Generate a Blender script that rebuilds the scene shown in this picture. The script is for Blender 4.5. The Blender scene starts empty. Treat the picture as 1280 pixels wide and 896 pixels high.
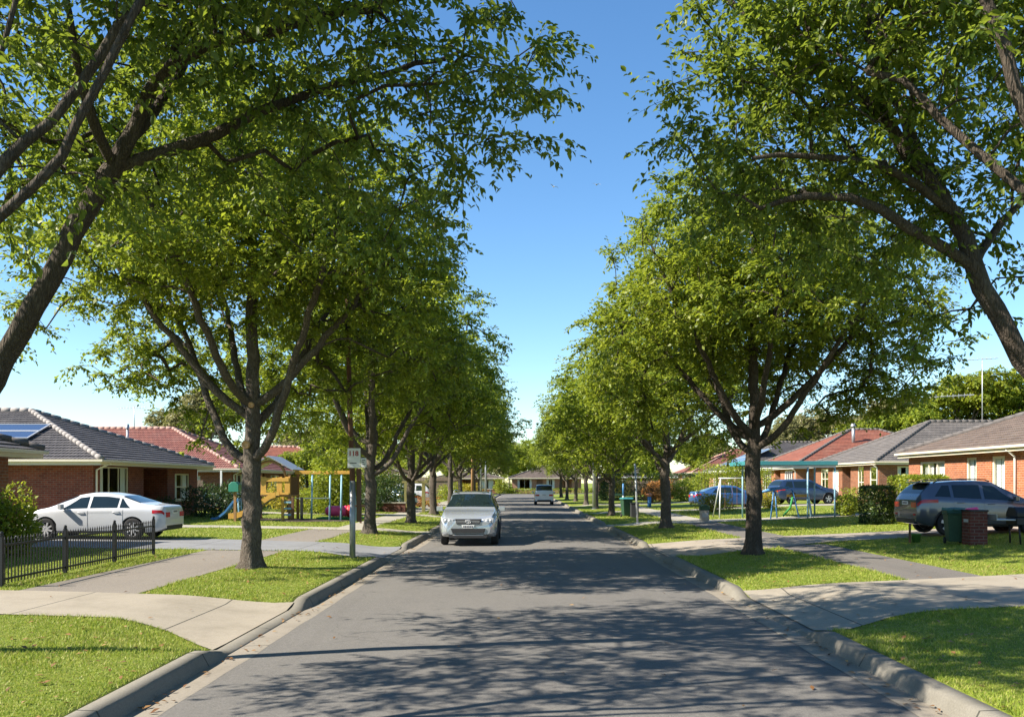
import bpy, math, random
import numpy as np
from mathutils import Vector, Matrix

random.seed(7)
R = math.radians
sc = bpy.context.scene
COL = sc.collection

# ------------------------------------------------------------------ camera, sky, sun, exposure
FPX, VX, VY, CH = 1100.0, 652.0, 603.0, 2.0            # focal length and vanishing point in photo pixels, eye height
cd = bpy.data.cameras.new('camera'); cam = bpy.data.objects.new('camera', cd); COL.objects.link(cam)
cam.location = (0, 0, CH); cam.rotation_euler = (R(90), 0, 0)
cd.sensor_width = 36.0; cd.lens = 36.0 * FPX / 1280.0
cd.shift_x = -(VX - 640.0) / 1280.0; cd.shift_y = (VY - 448.0) / 1280.0
cd.clip_start = 0.05; cd.clip_end = 3000
sc.camera = cam

SUN_EL, SUN_AZ = R(40), R(-107)                          # azimuth clockwise from +Y: the sun stands to the left of the street
w = bpy.data.worlds.new('World'); sc.world = w; w.use_nodes = True
nt = w.node_tree
sky = nt.nodes.new('ShaderNodeTexSky'); sky.sky_type = 'NISHITA'; sky.sun_disc = False
sky.sun_elevation = SUN_EL; sky.sun_rotation = SUN_AZ
sky.air_density = 1.0; sky.dust_density = 0.05; sky.ozone_density = 1.3; sky.altitude = 100
bg = nt.nodes['Background']; bg.inputs['Strength'].default_value = 0.085
hs_ = nt.nodes.new('ShaderNodeHueSaturation'); hs_.inputs['Saturation'].default_value = 1.2; nt.links.new(sky.outputs[0], hs_.inputs['Color'])
tn_ = nt.nodes.new('ShaderNodeMix'); tn_.data_type = 'RGBA'; tn_.blend_type = 'MULTIPLY'; tn_.inputs[0].default_value = 1; tn_.inputs[7].default_value = (.86, .95, 1.0, 1)
nt.links.new(hs_.outputs[0], tn_.inputs[6]); nt.links.new(tn_.outputs[2], bg.inputs['Color'])
sd = bpy.data.lights.new('sun', 'SUN'); sun = bpy.data.objects.new('sun', sd); COL.objects.link(sun)
sd.energy = 5.0; sd.angle = R(0.5); sd.color = (1.0, 0.925, 0.80)
sv = Vector((math.sin(SUN_AZ) * math.cos(SUN_EL), math.cos(SUN_AZ) * math.cos(SUN_EL), math.sin(SUN_EL)))
sun.rotation_euler = (-sv).to_track_quat('-Z', 'Y').to_euler()
sun.location = (-40, 0, 60)
sc.view_settings.view_transform = 'Standard'; sc.view_settings.look = 'None'
sc.view_settings.exposure = 1.42; sc.view_settings.gamma = 1.0

# ------------------------------------------------------------------ helpers
def at(px, py, Y):
    return Vector(((px - VX) * Y / FPX, Y, CH + (VY - py) * Y / FPX))

def sstep(t):
    t = np.clip(t, 0, 1); return t * t * (3 - 2 * t)

LX, RX = (3.12, 3.40, 3.65), (3.41, 3.67, 3.92)         # asphalt edge, kerb foot, kerb back
CROSS_L = [(10.0, 14.0), (22.3, 26.6), (32.7, 35.0), (47.0, 50.0), (66.0, 69.0), (88, 91)]
CROSS_R = [(11.3, 15.5), (22.6, 27.2), (38.0, 41.0), (53.0, 56.0), (70, 73), (90, 93)]

def kh(side, y):
    y = np.asarray(y, float); h = np.full(y.shape, 0.135)
    for a, b in (CROSS_L if side < 0 else CROSS_R):
        t = sstep((y - (a - 0.35)) / 0.8) * sstep(((b + 0.35) - y) / 0.8)
        h = h - t * 0.115
    return h

def gz(x, y):
    x = np.asarray(x, float); y = np.asarray(y, float)
    base = np.interp(x, [-400, -60, -20, -16, -9, -6, -3.6, 3.9, 6, 11, 17, 24, 60, 400], [.5, .4, .35, .33, .25, .2, .15, .15, .19, .27, .52, .60, .7, .8])
    k = np.where(x < 0, kh(-1, y), kh(1, y))
    xb = np.where(x < 0, LX[2], RX[2])
    return k + (base - k) * sstep((np.abs(x) - xb) / 1.9)

def g(x, y): return float(gz(x, y))

def lnk(o, parent=None):
    COL.objects.link(o)
    if parent is not None: o.parent = parent
    return o

def tag(o, label=None, cat=None, group=None, kind=None):
    if label: o['label'] = label
    if cat: o['category'] = cat
    if group: o['group'] = group
    if kind: o['kind'] = kind
    return o

def thing(name, label, cat, loc=(0, 0, 0), group=None, rz=0):
    o = bpy.data.objects.new(name, None); o.empty_display_size = 0.3
    lnk(o); o.location = loc; o.rotation_euler = (0, 0, rz)
    return tag(o, label, cat, group)

def part_empty(name, parent, loc):
    o = bpy.data.objects.new(name, None); o.empty_display_size = 0.1; lnk(o, parent); o.location = loc
    return o

def copy_tree(o, parent=None):
    c = o.copy(); COL.objects.link(c); c.parent = parent
    for ch in o.children: copy_tree(ch, c)
    return c

def wloc(o):
    v = Vector((0, 0, 0))
    while o is not None: v += o.location; o = o.parent
    return v

def np_mesh(name, V, F, mat, parent=None, smooth=False, uv=False, label=None):
    """V (n,3), F (m,k) arrays with one face size."""
    V = np.asarray(V, np.float32)
    if parent is not None: V = V - np.array(wloc(parent), np.float32)
    F = np.asarray(F, np.int32); m, k = F.shape
    me = bpy.data.meshes.new(name)
    me.vertices.add(len(V)); me.vertices.foreach_set('co', V.ravel())
    me.loops.add(m * k); me.loops.foreach_set('vertex_index', F.ravel())
    me.polygons.add(m); me.polygons.foreach_set('loop_start', np.arange(0, m * k, k, dtype=np.int32))
    me.update(calc_edges=True)
    if smooth: me.polygons.foreach_set('use_smooth', np.ones(m, bool))
    me.materials.append(mat)
    if uv: auto_uv(me)
    return lnk(bpy.data.objects.new(name, me), parent)

def auto_uv(me):
    ul = me.uv_layers.new(name='uv').data
    vs = me.vertices
    for p in me.polygons:
        n = p.normal
        t = Vector((-n.y, n.x, 0))
        t = Vector((1, 0, 0)) if t.length < 0.02 else t.normalized()
        b = n.cross(t)
        for li in p.loop_indices:
            c = vs[me.loops[li].vertex_index].co
            ul[li].uv = (c.dot(t), c.dot(b))

class MB:
    def __init__(s): s.v = []; s.f = []
    def add(s, vs, fs):
        o = len(s.v); s.v += [tuple(v) for v in vs]; s.f += [tuple(i + o for i in f) for f in fs]; return s
    def quad(s, *p): return s.add(p, [tuple(range(len(p)))])
    def box(s, x0, x1, y0, y1, z0, z1, M=None):
        v = [Vector((x, y, z)) for z in (z0, z1) for y in (y0, y1) for x in (x0, x1)]
        if M is not None: v = [M @ p for p in v]
        return s.add(v, [(0, 2, 3, 1), (4, 5, 7, 6), (0, 1, 5, 4), (2, 6, 7, 3), (0, 4, 6, 2), (1, 3, 7, 5)])
    def tube(s, pts, rad, n=8, cap=True):
        pts = [Vector(p) for p in pts]
        if not hasattr(rad, '__len__'): rad = [rad] * len(pts)
        up = None; rings = []; base = len(s.v)
        for i, p in enumerate(pts):
            d = (pts[min(i + 1, len(pts) - 1)] - pts[max(i - 1, 0)]).normalized()
            if up is None: up = Vector((1, 0, 0)) if abs(d.x) < 0.9 else Vector((0, 1, 0))
            a = (up - d * up.dot(d)).normalized(); b = d.cross(a); up = a
            for k in range(n):
                t = 2 * math.pi * k / n
                s.v.append(tuple(p + (a * math.cos(t) + b * math.sin(t)) * rad[i]))
        for i in range(len(pts) - 1):
            for k in range(n):
                k2 = (k + 1) % n
                s.f.append((base + i * n + k, base + i * n + k2, base + (i + 1) * n + k2, base + (i + 1) * n + k))
        if cap:
            s.f.append(tuple(base + k for k in reversed(range(n))))
            s.f.append(tuple(base + (len(pts) - 1) * n + k for k in range(n)))
        return s
    def bar(s, a, b, r, n=6): return s.tube([a, b], r, n)
    def beam(s, a, b, wx, wz):
        a = Vector(a); b = Vector(b); d = (b - a); L = d.length
        M = Matrix.Translation(a) @ d.to_track_quat('Y', 'Z').to_matrix().to_4x4()
        return s.box(-wx / 2, wx / 2, 0, L, -wz / 2, wz / 2, M)
    def lathe(s, prof, n=20, c=(0, 0, 0), axis='z', cap=True):
        base = len(s.v)
        for r, h in prof:
            for k in range(n):
                t = 2 * math.pi * k / n; a, b = r * math.cos(t), r * math.sin(t)
                p = (a, b, h) if axis == 'z' else (b, h, a) if axis == 'y' else (h, a, b)
                s.v.append((p[0] + c[0], p[1] + c[1], p[2] + c[2]))
        for i in range(len(prof) - 1):
            for k in range(n):
                k2 = (k + 1) % n
                s.f.append((base + i * n + k, base + i * n + k2, base + (i + 1) * n + k2, base + (i + 1) * n + k))
        if cap and prof[0][0] > 1e-4: s.f.append(tuple(base + k for k in reversed(range(n))))
        if cap and prof[-1][0] > 1e-4: s.f.append(tuple(base + (len(prof) - 1) * n + k for k in range(n)))
        return s
    def prism(s, poly, y0, y1, plane='xz'):
        def P(a, b, h): return (a, h, b) if plane == 'xz' else (h, a, b) if plane == 'yz' else (a, b, h)
        n = len(poly)
        v = [P(a, b, y0) for a, b in poly] + [P(a, b, y1) for a, b in poly]
        f = [tuple(reversed(range(n))), tuple(range(n, 2 * n))] + [(i, (i + 1) % n, n + (i + 1) % n, n + i) for i in range(n)]
        return s.add(v, f)
    def build(s, name, mat, parent=None, smooth=False, bevel=0, label=None, fix=True):
        me = bpy.data.meshes.new(name)
        off = wloc(parent) if parent is not None else Vector((0, 0, 0))
        me.from_pydata([(a - off.x, b - off.y, c - off.z) for a, b, c in s.v], [], s.f)
        if fix:
            import bmesh
            bm = bmesh.new(); bm.from_mesh(me); bmesh.ops.recalc_face_normals(bm, faces=bm.faces); bm.to_mesh(me); bm.free()
        me.update(); me.materials.append(mat); auto_uv(me)
        if smooth:
            for p in me.polygons: p.use_smooth = True
        o = lnk(bpy.data.objects.new(name, me), parent)
        if bevel:
            m = o.modifiers.new('bevel', 'BEVEL'); m.width = bevel; m.segments = 2; m.limit_method = 'ANGLE'
        if label: o['label'] = label
        return o

def reorigin(o, loc):
    """move a parentless mesh's origin to loc without moving the mesh"""
    loc = Vector(loc); o.data.transform(Matrix.Translation(-loc)); o.location = loc; return o

# ------------------------------------------------------------------ materials
class NT:
    def __init__(s, name):
        s.m = bpy.data.materials.new(name); s.m.use_nodes = True; s.t = s.m.node_tree
        s.p = s.t.nodes['Principled BSDF']; s.out = s.t.nodes['Material Output']; s._tc = None
    def n(s, kind, **kw):
        x = s.t.nodes.new('ShaderNode' + kind)
        for k, v in kw.items():
            if k in x.bl_rna.properties and k != 'inputs': setattr(x, k, v)
        return x
    def l(s, a, b): s.t.links.new(a, b)
    def co(s, which='Object'):
        if s._tc is None: s._tc = s.n('TexCoord')
        return s._tc.outputs[which]
    def mapped(s, scale=(1, 1, 1), which='Object'):
        m = s.n('Mapping'); m.inputs['Scale'].default_value = scale; s.l(s.co(which), m.inputs[0]); return m.outputs[0]
    def noise(s, scale, detail=4, rough=.55, vec=None, stretch=None):
        x = s.n('TexNoise'); x.inputs['Scale'].default_value = scale; x.inputs['Detail'].default_value = detail; x.inputs['Roughness'].default_value = rough
        s.l(vec if vec is not None else (s.mapped(stretch) if stretch else s.co()), x.inputs['Vector']); return x.outputs['Fac']
    def ramp(s, fac, stops):
        x = s.n('ValToRGB'); e = x.color_ramp.elements
        while len(e) < len(stops): e.new(0.5)
        for i, (p, c) in enumerate(stops):
            e[i].position = p; e[i].color = (c[0], c[1], c[2], 1) if hasattr(c, '__len__') else (c, c, c, 1)
        s.l(fac, x.inputs[0]); return x.outputs[0]
    def mix(s, a, b, fac, mode='MIX'):
        x = s.n('Mix', data_type='RGBA', blend_type=mode)
        for v, i in ((fac, 0), (a, 6), (b, 7)):
            if hasattr(v, 'links') or hasattr(v, 'is_linked'): s.l(v, x.inputs[i])
            else: x.inputs[i].default_value = v if i == 0 else (v[0], v[1], v[2], 1)
        return x.outputs[2]
    def math(s, op, a, b=0.0):
        x = s.n('Math', operation=op)
        for i, v in enumerate((a, b)):
            if hasattr(v, 'is_linked'): s.l(v, x.inputs[i])
            else: x.inputs[i].default_value = v
        return x.outputs[0]
    def bump(s, h, strength=.3, dist=.01):
        x = s.n('Bump'); x.inputs['Strength'].default_value = strength; x.inputs['Distance'].default_value = dist
        s.l(h, x.inputs['Height']); s.l(x.outputs[0], s.p.inputs['Normal'])
    def base(s, c):
        if hasattr(c, 'is_linked'): s.l(c, s.p.inputs['Base Color'])
        else: s.p.inputs['Base Color'].default_value = (c[0], c[1], c[2], 1)
    def set(s, **kw):
        names = dict(rough='Roughness', metal='Metallic', spec='Specular IOR Level', coat='Coat Weight', coatr='Coat Roughness', trans='Transmission Weight', ior='IOR')
        for k, v in kw.items(): s.p.inputs[names[k]].default_value = v
        return s

def plain(name, c, rough=.6, metal=0, var=.18, vs=6, bump=0, bs=60, spec=.4):
    t = NT(name); t.set(rough=rough, metal=metal, spec=spec)
    f = t.noise(vs, 5, .6)
    t.base(t.mix([k * (1 - var) for k in c], [min(1, k * (1 + var)) for k in c], f))
    if bump: t.bump(t.noise(bs, 4), bump, .005)
    return t.m

def paint(name, c, metal=.0, rough=.35):
    t = NT(name); t.base(c); t.set(rough=rough, metal=metal, coat=.8, coatr=.04)
    f = t.noise(3, 5, .6); t.base(t.mix([k * .93 for k in c], c, f)); return t.m

def leafmat(name, dark, mid, light, trans, tw=.42, rough=.47):
    t = NT(name); t.set(rough=rough, spec=.38)
    gm = t.n('NewGeometry'); oi = t.n('ObjectInfo')
    big = t.noise(.55, 3, .5)
    f = t.math('ADD', t.math('MULTIPLY', gm.outputs['Random Per Island'], .75), t.math('MULTIPLY', t.math('SUBTRACT', big, .4), 1.0))
    c = t.ramp(f, [(.0, dark), (.5, mid), (.9, light)])
    hs = t.n('HueSaturation'); t.l(c, hs.inputs['Color'])
    t.l(t.math('ADD', t.math('MULTIPLY', oi.outputs['Random'], .25), .88), hs.inputs['Value'])
    t.base(hs.outputs[0])
    tr = t.n('BsdfTranslucent'); t.l(t.mix(hs.outputs[0], trans, .6), tr.inputs['Color'])
    mx = t.n('MixShader'); mx.inputs[0].default_value = tw
    t.l(t.p.outputs[0], mx.inputs[1]); t.l(tr.outputs[0], mx.inputs[2]); t.l(mx.outputs[0], t.out.inputs['Surface'])
    return t.m

def m_grass():
    t = NT('lawn_grass'); t.set(rough=.8, spec=.2)
    a = t.noise(.6, 5, .65); b = t.noise(9, 6, .7); c = t.noise(70, 3, .7)
    col = t.ramp(b, [(.3, (.11, .155, .016)), (.52, (.21, .275, .028)), (.72, (.34, .35, .06))])
    col = t.mix(col, (.28, .28, .05), t.ramp(a, [(.45, 0.0), (.7, .6)]))
    col = t.mix(col, t.ramp(c, [(.3, (.3, .3, .3)), (.7, (1, 1, 1))]), .7, 'MULTIPLY')
    t.base(col); t.bump(c, .9, .03); return t.m

def m_blade():
    t = NT('grass_blade'); t.set(rough=.55, spec=.3)
    gm = t.n('NewGeometry'); a = t.noise(.7, 5, .65); bn = t.noise(5, 3)
    f = t.math('ADD', t.math('MULTIPLY', gm.outputs['Random Per Island'], .6), t.math('MULTIPLY', t.math('ADD', a, bn), .28))
    c = t.ramp(f, [(.05, (.095, .16, .014)), (.42, (.205, .285, .028)), (.70, (.32, .36, .05)), (.92, (.46, .40, .16))])
    t.base(c); tr = t.n('BsdfTranslucent'); t.l(c, tr.inputs['Color']); mx = t.n('MixShader'); mx.inputs[0].default_value = .4
    t.l(t.p.outputs[0], mx.inputs[1]); t.l(tr.outputs[0], mx.inputs[2]); t.l(mx.outputs[0], t.out.inputs['Surface']); return t.m

def m_asphalt(name, c, tint):
    t = NT(name); t.set(rough=.92, spec=.25)
    fine = t.noise(75, 4, .85); med = t.noise(22, 4, .75); big = t.noise(.5, 5, .6); streak = t.noise(1.0, 4, .6, stretch=(1.6, .08, 1))
    vo = t.n('TexVoronoi'); vo.inputs['Scale'].default_value = 90; t.l(t.co(), vo.inputs['Vector'])
    col = t.mix([k * .62 for k in c], [k * 1.38 for k in c], t.ramp(fine, [(.28, 0.0), (.72, 1.0)])); col = t.mix(col, t.ramp(med, [(.3, (.84, .84, .84)), (.7, (1.12, 1.12, 1.12))]), .9, 'MULTIPLY')
    col = t.mix(col, t.ramp(vo.outputs['Color'], [(.25, (.75, .75, .75)), (.8, (1.3, 1.28, 1.25))]), .55, 'MULTIPLY')
    col = t.mix(col, tint, t.ramp(big, [(.4, 0.0), (.75, .35)]))
    col = t.mix(col, [k * .72 for k in c], t.ramp(streak, [(.5, 0.0), (.75, .4)]))
    wv = t.n('TexNoise'); wv.inputs['Scale'].default_value = 1.3; wv.inputs['Detail'].default_value = 6; t.l(t.co(), wv.inputs['Vector'])
    va = t.n('VectorMath', operation='MULTIPLY_ADD'); t.l(wv.outputs['Color'], va.inputs[0]); va.inputs[1].default_value = (.9, .9, .9); t.l(t.co(), va.inputs[2])
    cr = t.n('TexVoronoi', feature='DISTANCE_TO_EDGE'); cr.inputs['Scale'].default_value = .42; t.l(va.outputs[0], cr.inputs['Vector'])
    col = t.mix(col, [k * .35 for k in c], t.math('MULTIPLY', t.ramp(cr.outputs['Distance'], [(.0, 1.0), (.006, 0.0)]), t.ramp(big, [(.45, 0.0), (.6, .7)])))
    sp = t.noise(3.2, 2, .5); col = t.mix(col, [k * .6 for k in c], t.ramp(sp, [(.68, 0.0), (.76, .5)]))
    t.base(col); t.bump(t.math('ADD', fine, t.math('MULTIPLY', med, .6)), .55, .006); return t.m

def m_concrete(name, c, joint=None, axis=1, jw=.012):
    t = NT(name); t.set(rough=.88, spec=.25)
    fine = t.noise(60, 5, .8); big = t.noise(1.3, 6, .7); mid = t.noise(9, 5, .7)
    col = t.mix([k * .72 for k in c], [k * 1.2 for k in c], t.ramp(fine, [(.3, 0.0), (.7, 1.0)]))
    col = t.mix(col, [c[0] * .55, c[1] * .54, c[2] * .5], t.ramp(big, [(.45, 0.0), (.8, .65)]))
    col = t.mix(col, [k * 1.12 for k in c], t.ramp(mid, [(.5, 0.0), (.8, .5)]))
    if joint:
        s = t.n('SeparateXYZ'); t.l(t.co(), s.inputs[0])
        d = t.math('PINGPONG', s.outputs[axis], joint / 2)
        j = t.math('LESS_THAN', d, jw)
        col = t.mix(col, (.03, .03, .025), t.math('MULTIPLY', j, .85))
    t.base(col); t.bump(fine, .35, .004); return t.m

def m_brick(name, c1, c2, mortar):
    t = NT(name); t.set(rough=.85, spec=.25)
    b = t.n('TexBrick'); t.l(t.co('UV'), b.inputs['Vector']); b.inputs['Scale'].default_value = 1
    b.inputs['Brick Width'].default_value = .24; b.inputs['Row Height'].default_value = .086; b.inputs['Mortar Size'].default_value = .008
    b.inputs['Color1'].default_value = (*c1, 1); b.inputs['Color2'].default_value = (*c2, 1); b.inputs['Mortar'].default_value = (*mortar, 1)
    b.inputs['Bias'].default_value = -.1
    n = t.noise(5, 5, .65); f = t.noise(60, 3, .7)
    col = t.mix(b.outputs['Color'], t.ramp(n, [(.3, (.72, .7, .7)), (.7, (1.15, 1.15, 1.12))]), .8, 'MULTIPLY')
    col = t.mix(col, t.ramp(f, [(.3, (.8, .8, .8)), (.7, (1.1, 1.1, 1.1))]), .7, 'MULTIPLY')
    t.base(col); t.bump(t.math('SUBTRACT', t.math('MULTIPLY', f, .3), b.outputs['Fac']), .6, .008); return t.m

def m_tile(name, c1, c2, worn):
    t = NT(name); t.set(rough=.7, spec=.35)
    b = t.n('TexBrick', offset=0.5); t.l(t.co('UV'), b.inputs['Vector']); b.inputs['Scale'].default_value = 1
    b.inputs['Brick Width'].default_value = .30; b.inputs['Row Height'].default_value = .33; b.inputs['Mortar Size'].default_value = .006
    b.inputs['Color1'].default_value = (*c1, 1); b.inputs['Color2'].default_value = (*c2, 1); b.inputs['Mortar'].default_value = (c1[0] * .3, c1[1] * .3, c1[2] * .3, 1)
    n = t.noise(.9, 6, .7); f = t.noise(14, 5, .7)
    col = t.mix(b.outputs['Color'], worn, t.ramp(n, [(.45, 0.0), (.8, .6)]))
    col = t.mix(col, t.ramp(f, [(.3, (.68, .68, .68)), (.7, (1.2, 1.2, 1.2))]), .8, 'MULTIPLY')
    s = t.n('SeparateXYZ'); t.l(t.co('UV'), s.inputs[0])
    wv = t.math('SINE', t.math('MULTIPLY', s.outputs[0], 2 * math.pi / .15))
    t.base(col); t.bump(t.math('SUBTRACT', t.math('MULTIPLY', wv, .5), t.math('MULTIPLY', b.outputs['Fac'], .6)), .8, .03); return t.m

def m_bark(name, a, b, c):
    t = NT(name); t.set(rough=.9, spec=.2)
    nz_ = t.n('TexNoise'); nz_.inputs['Scale'].default_value = 7; nz_.inputs['Detail'].default_value = 4; v0 = t.mapped((1, 1, .16)); t.l(v0, nz_.inputs['Vector']); vm_ = t.n('VectorMath', operation='MULTIPLY_ADD'); t.l(nz_.outputs['Color'], vm_.inputs[0]); vm_.inputs[1].default_value = (.16, .16, .16); t.l(v0, vm_.inputs[2]); v = vm_.outputs[0]; vo = t.n('TexVoronoi', feature='DISTANCE_TO_EDGE'); vo.inputs['Scale'].default_value = 34; t.l(v, vo.inputs['Vector'])
    n1 = t.noise(2.2, 6, .7); n2 = t.noise(30, 5, .7, stretch=(1, 1, .35))
    col = t.ramp(n2, [(.3, a), (.6, b)]); col = t.mix(col, c, t.ramp(n1, [(.52, 0.0), (.72, .75)]))
    col = t.mix(col, [k * .45 for k in a], t.ramp(vo.outputs['Distance'], [(.0, .55), (.12, 0.0)]))
    t.base(col); t.bump(t.math('ADD', t.math('MULTIPLY', vo.outputs['Distance'], 2.0), n2), .9, .03); return t.m

def m_glass(name, c=(.02, .03, .035), rough=.03):
    t = NT(name); t.base(c); t.set(rough=rough, spec=.6); return t.m

def m_clear(name, tint=(.86, .89, .89), amt=.55):
    t = NT(name); tr = t.n('BsdfTransparent'); tr.inputs[0].default_value = (*tint, 1); gl = t.n('BsdfGlossy'); gl.inputs['Roughness'].default_value = .02
    fr = t.n('Fresnel'); fr.inputs[0].default_value = 1.10; mx = t.n('MixShader')
    t.l(fr.outputs[0], mx.inputs[0]); t.l(tr.outputs[0], mx.inputs[1]); t.l(gl.outputs[0], mx.inputs[2]); t.l(mx.outputs[0], t.out.inputs['Surface']); return t.m

MAT = dict(
    grass=m_grass(), blade=m_blade(),
    asphalt=m_asphalt('road_asphalt', (.128, .120, .110), (.160, .148, .132)),
    path=m_asphalt('footpath_asphalt', (.185, .162, .138), (.235, .205, .17)),
    path_dark=m_asphalt('footpath_dark_asphalt', (.13, .118, .105), (.16, .145, .125)),
    conc=m_concrete('driveway_concrete', (.285, .248, .195), 2.3, 0),
    conc_blue=m_concrete('driveway_grey_concrete', (.20, .20, .205), 3.0, 0),
    conc_pale=m_concrete('pale_path_concrete', (.32, .295, .245), 1.8, 0),
    conc_path=m_concrete('pale_footpath_concrete', (.31, .285, .235), 1.8, 1),
    drive_brown=m_concrete('driveway_brown_concrete', (.29, .25, .205), 4.0, 0),
    gutter=m_concrete('gutter_concrete', (.235, .205, .165), 3.6, 1),
    kerb=m_concrete('kerb_concrete', (.175, .160, .132), 2.4, 1),
    brick_red=m_brick('red_brick', (.24, .062, .035), (.16, .038, .026), (.20, .15, .12)),
    brick_brown=m_brick('brown_brick', (.27, .10, .045), (.19, .065, .032), (.24, .19, .15)),
    brick_orange=m_brick('orange_brick', (.37, .125, .052), (.27, .085, .04), (.36, .28, .21)),
    brick_tan=m_brick('tan_brick', (.36, .18, .10), (.29, .13, .075), (.34, .28, .22)),
    brick_dark=m_brick('dark_brick', (.15, .042, .028), (.09, .025, .020), (.15, .12, .10)),
    tile_grey=m_tile('charcoal_tile', (.085, .078, .078), (.055, .05, .052), (.16, .145, .14)),
    tile_red=m_tile('red_tile', (.24, .088, .065), (.175, .062, .05), (.28, .16, .13)),
    tile_rust=m_tile('rust_tile', (.28, .095, .058), (.20, .068, .045), (.32, .165, .115)),
    tile_brown=m_tile('brown_tile', (.165, .122, .098), (.115, .088, .072), (.22, .178, .145)),
    tile_taupe=m_tile('taupe_tile', (.16, .14, .125), (.11, .098, .09), (.23, .205, .185)),
    mortar=plain('ridge_mortar', (.25, .225, .21), .85, 0, .35, 9, .4, 40),
    ridge_dark=plain('ridge_dark', (.10, .09, .085), .8, 0, .35, 9, .4, 40),
    ridge_pink=plain('ridge_pink', (.33, .20, .165), .85, 0, .3, 9, .4, 40),
    cream=plain('cream_paint', (.62, .55, .42), .5, 0, .06, 4),
    white=plain('white_paint', (.74, .73, .70), .45, 0, .05, 4),
    curtain=plain('curtain', (.78, .77, .73), .9, 0, .1, 3),
    grey_steel=plain('grey_steel', (.33, .34, .35), .45, .6, .2, 8),
    galv=plain('galvanised', (.50, .51, .52), .5, .5, .2, 12),
    rust=plain('rusty_steel', (.13, .066, .045), .85, .1, .45, 9, .3, 50),
    black=plain('black_iron', (.018, .018, .02), .45, .2, .2, 10),
    rubber=plain('rubber', (.02, .02, .021), .85, 0, .2, 20),
    plastic=plain('black_plastic', (.025, .025, .027), .6, 0, .1, 8),
    chrome=plain('bright_alloy', (.58, .58, .59), .32, .35, .08, 8),
    glass=m_glass('house_glass'), carglass=m_glass('car_glass', (.010, .018, .020), .02),
    clear=m_clear('clear_glass'),
    lamp_clear=m_glass('lamp_lens', (.45, .47, .5), .08), lamp_red=m_glass('red_lens', (.42, .012, .015), .1),
    plate=plain('plate', (.7, .7, .68), .5, 0, .03), ink=plain('ink', (.03, .03, .05), .6), red_ink=plain('sign_red', (.32, .03, .03), .6),
    bark=m_bark('bark', (.07, .055, .042), (.145, .12, .096), (.22, .19, .15)),
    bark_dark=m_bark('bark_dark', (.045, .034, .026), (.085, .068, .053), (.15, .125, .095)),
    bark_pale=m_bark('bark_pale', (.20, .17, .14), (.36, .32, .27), (.45, .42, .37)),
    cut=plain('cut_wood', (.45, .27, .13), .8, 0, .25, 30),
    leaf=leafmat('street_leaf', (.043, .082, .009), (.138, .190, .015), (.31, .335, .032), (.44, .52, .038)),
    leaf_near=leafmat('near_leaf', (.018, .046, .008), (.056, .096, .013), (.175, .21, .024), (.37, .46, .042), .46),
    leaf_gum=leafmat('gum_leaf', (.09, .10, .036), (.19, .185, .07), (.32, .28, .12), (.30, .30, .09), .35),
    leaf_bright=leafmat('bright_leaf', (.07, .115, .010), (.19, .235, .016), (.34, .36, .03), (.46, .50, .04), .42),
    leaf_dark=leafmat('dark_leaf', (.014, .030, .008), (.03, .06, .013), (.06, .095, .02), (.10, .16, .03), .3),
    leaf_yellow=leafmat('yellow_leaf', (.20, .19, .012), (.36, .30, .02), (.48, .40, .05), (.5, .45, .05), .4),
    leaf_orange=leafmat('orange_leaf', (.22, .08, .02), (.36, .15, .035), (.42, .24, .06), (.5, .25, .06), .35),
    litter=leafmat('fallen_leaf', (.10, .045, .018), (.22, .11, .04), (.38, .24, .10), (.25, .13, .05), .15),
    teal=plain('teal_paint', (.045, .215, .235), .45, 0, .1, 5), blue=plain('blue_paint', (.05, .17, .36), .45, 0, .1, 5),
    paleblue=plain('pale_blue_paint', (.20, .36, .46), .45, 0, .1, 5), yellow=plain('yellow_paint', (.50, .28, .05), .6, 0, .3, 7),
    timber=plain('timber', (.30, .165, .07), .7, 0, .3, 12, .2, 40), timber_dark=plain('timber_dark', (.12, .06, .032), .75, 0, .3, 12, .2, 40),
    pink=plain('pink_vinyl', (.75, .07, .21), .45, 0, .1, 5), red=plain('red_plastic', (.55, .03, .03), .45, 0, .1, 5),
    green_plastic=plain('green_plastic', (.018, .055, .028), .6, 0, .45, 7), mat_green=plain('green_mat', (.03, .20, .05), .8, 0, .2, 9),
    mulch=plain('mulch', (.06, .042, .030), .95, 0, .5, 40, .8, 60), soil=plain('soil', (.10, .07, .045), .95, 0, .4, 30, .8, 60),
    solar=m_glass('solar_cell', (.035, .055, .11), .08), skin_bird=plain('feather', (.4, .4, .42), .8),
    stone=plain('stone', (.33, .30, .26), .9, 0, .3, 8, .5, 40), fence_timber=plain('paling', (.16, .12, .09), .85, 0, .35, 14),
)

# ------------------------------------------------------------------ ground, road, kerbs, paths
def grid_sheet(name, xs, ys, zf, mat, kind='structure'):
    X, Y = np.meshgrid(xs, ys); Z = zf(X, Y)
    V = np.stack([X, Y, Z], -1).reshape(-1, 3); nx, ny = len(xs), len(ys)
    i = np.arange(nx - 1)[None, :] + nx * np.arange(ny - 1)[:, None]
    F = np.stack([i, i + 1, i + nx + 1, i + nx], -1).reshape(-1, 4)
    return tag(np_mesh(name, V, F, mat, smooth=True), kind=kind)

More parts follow.
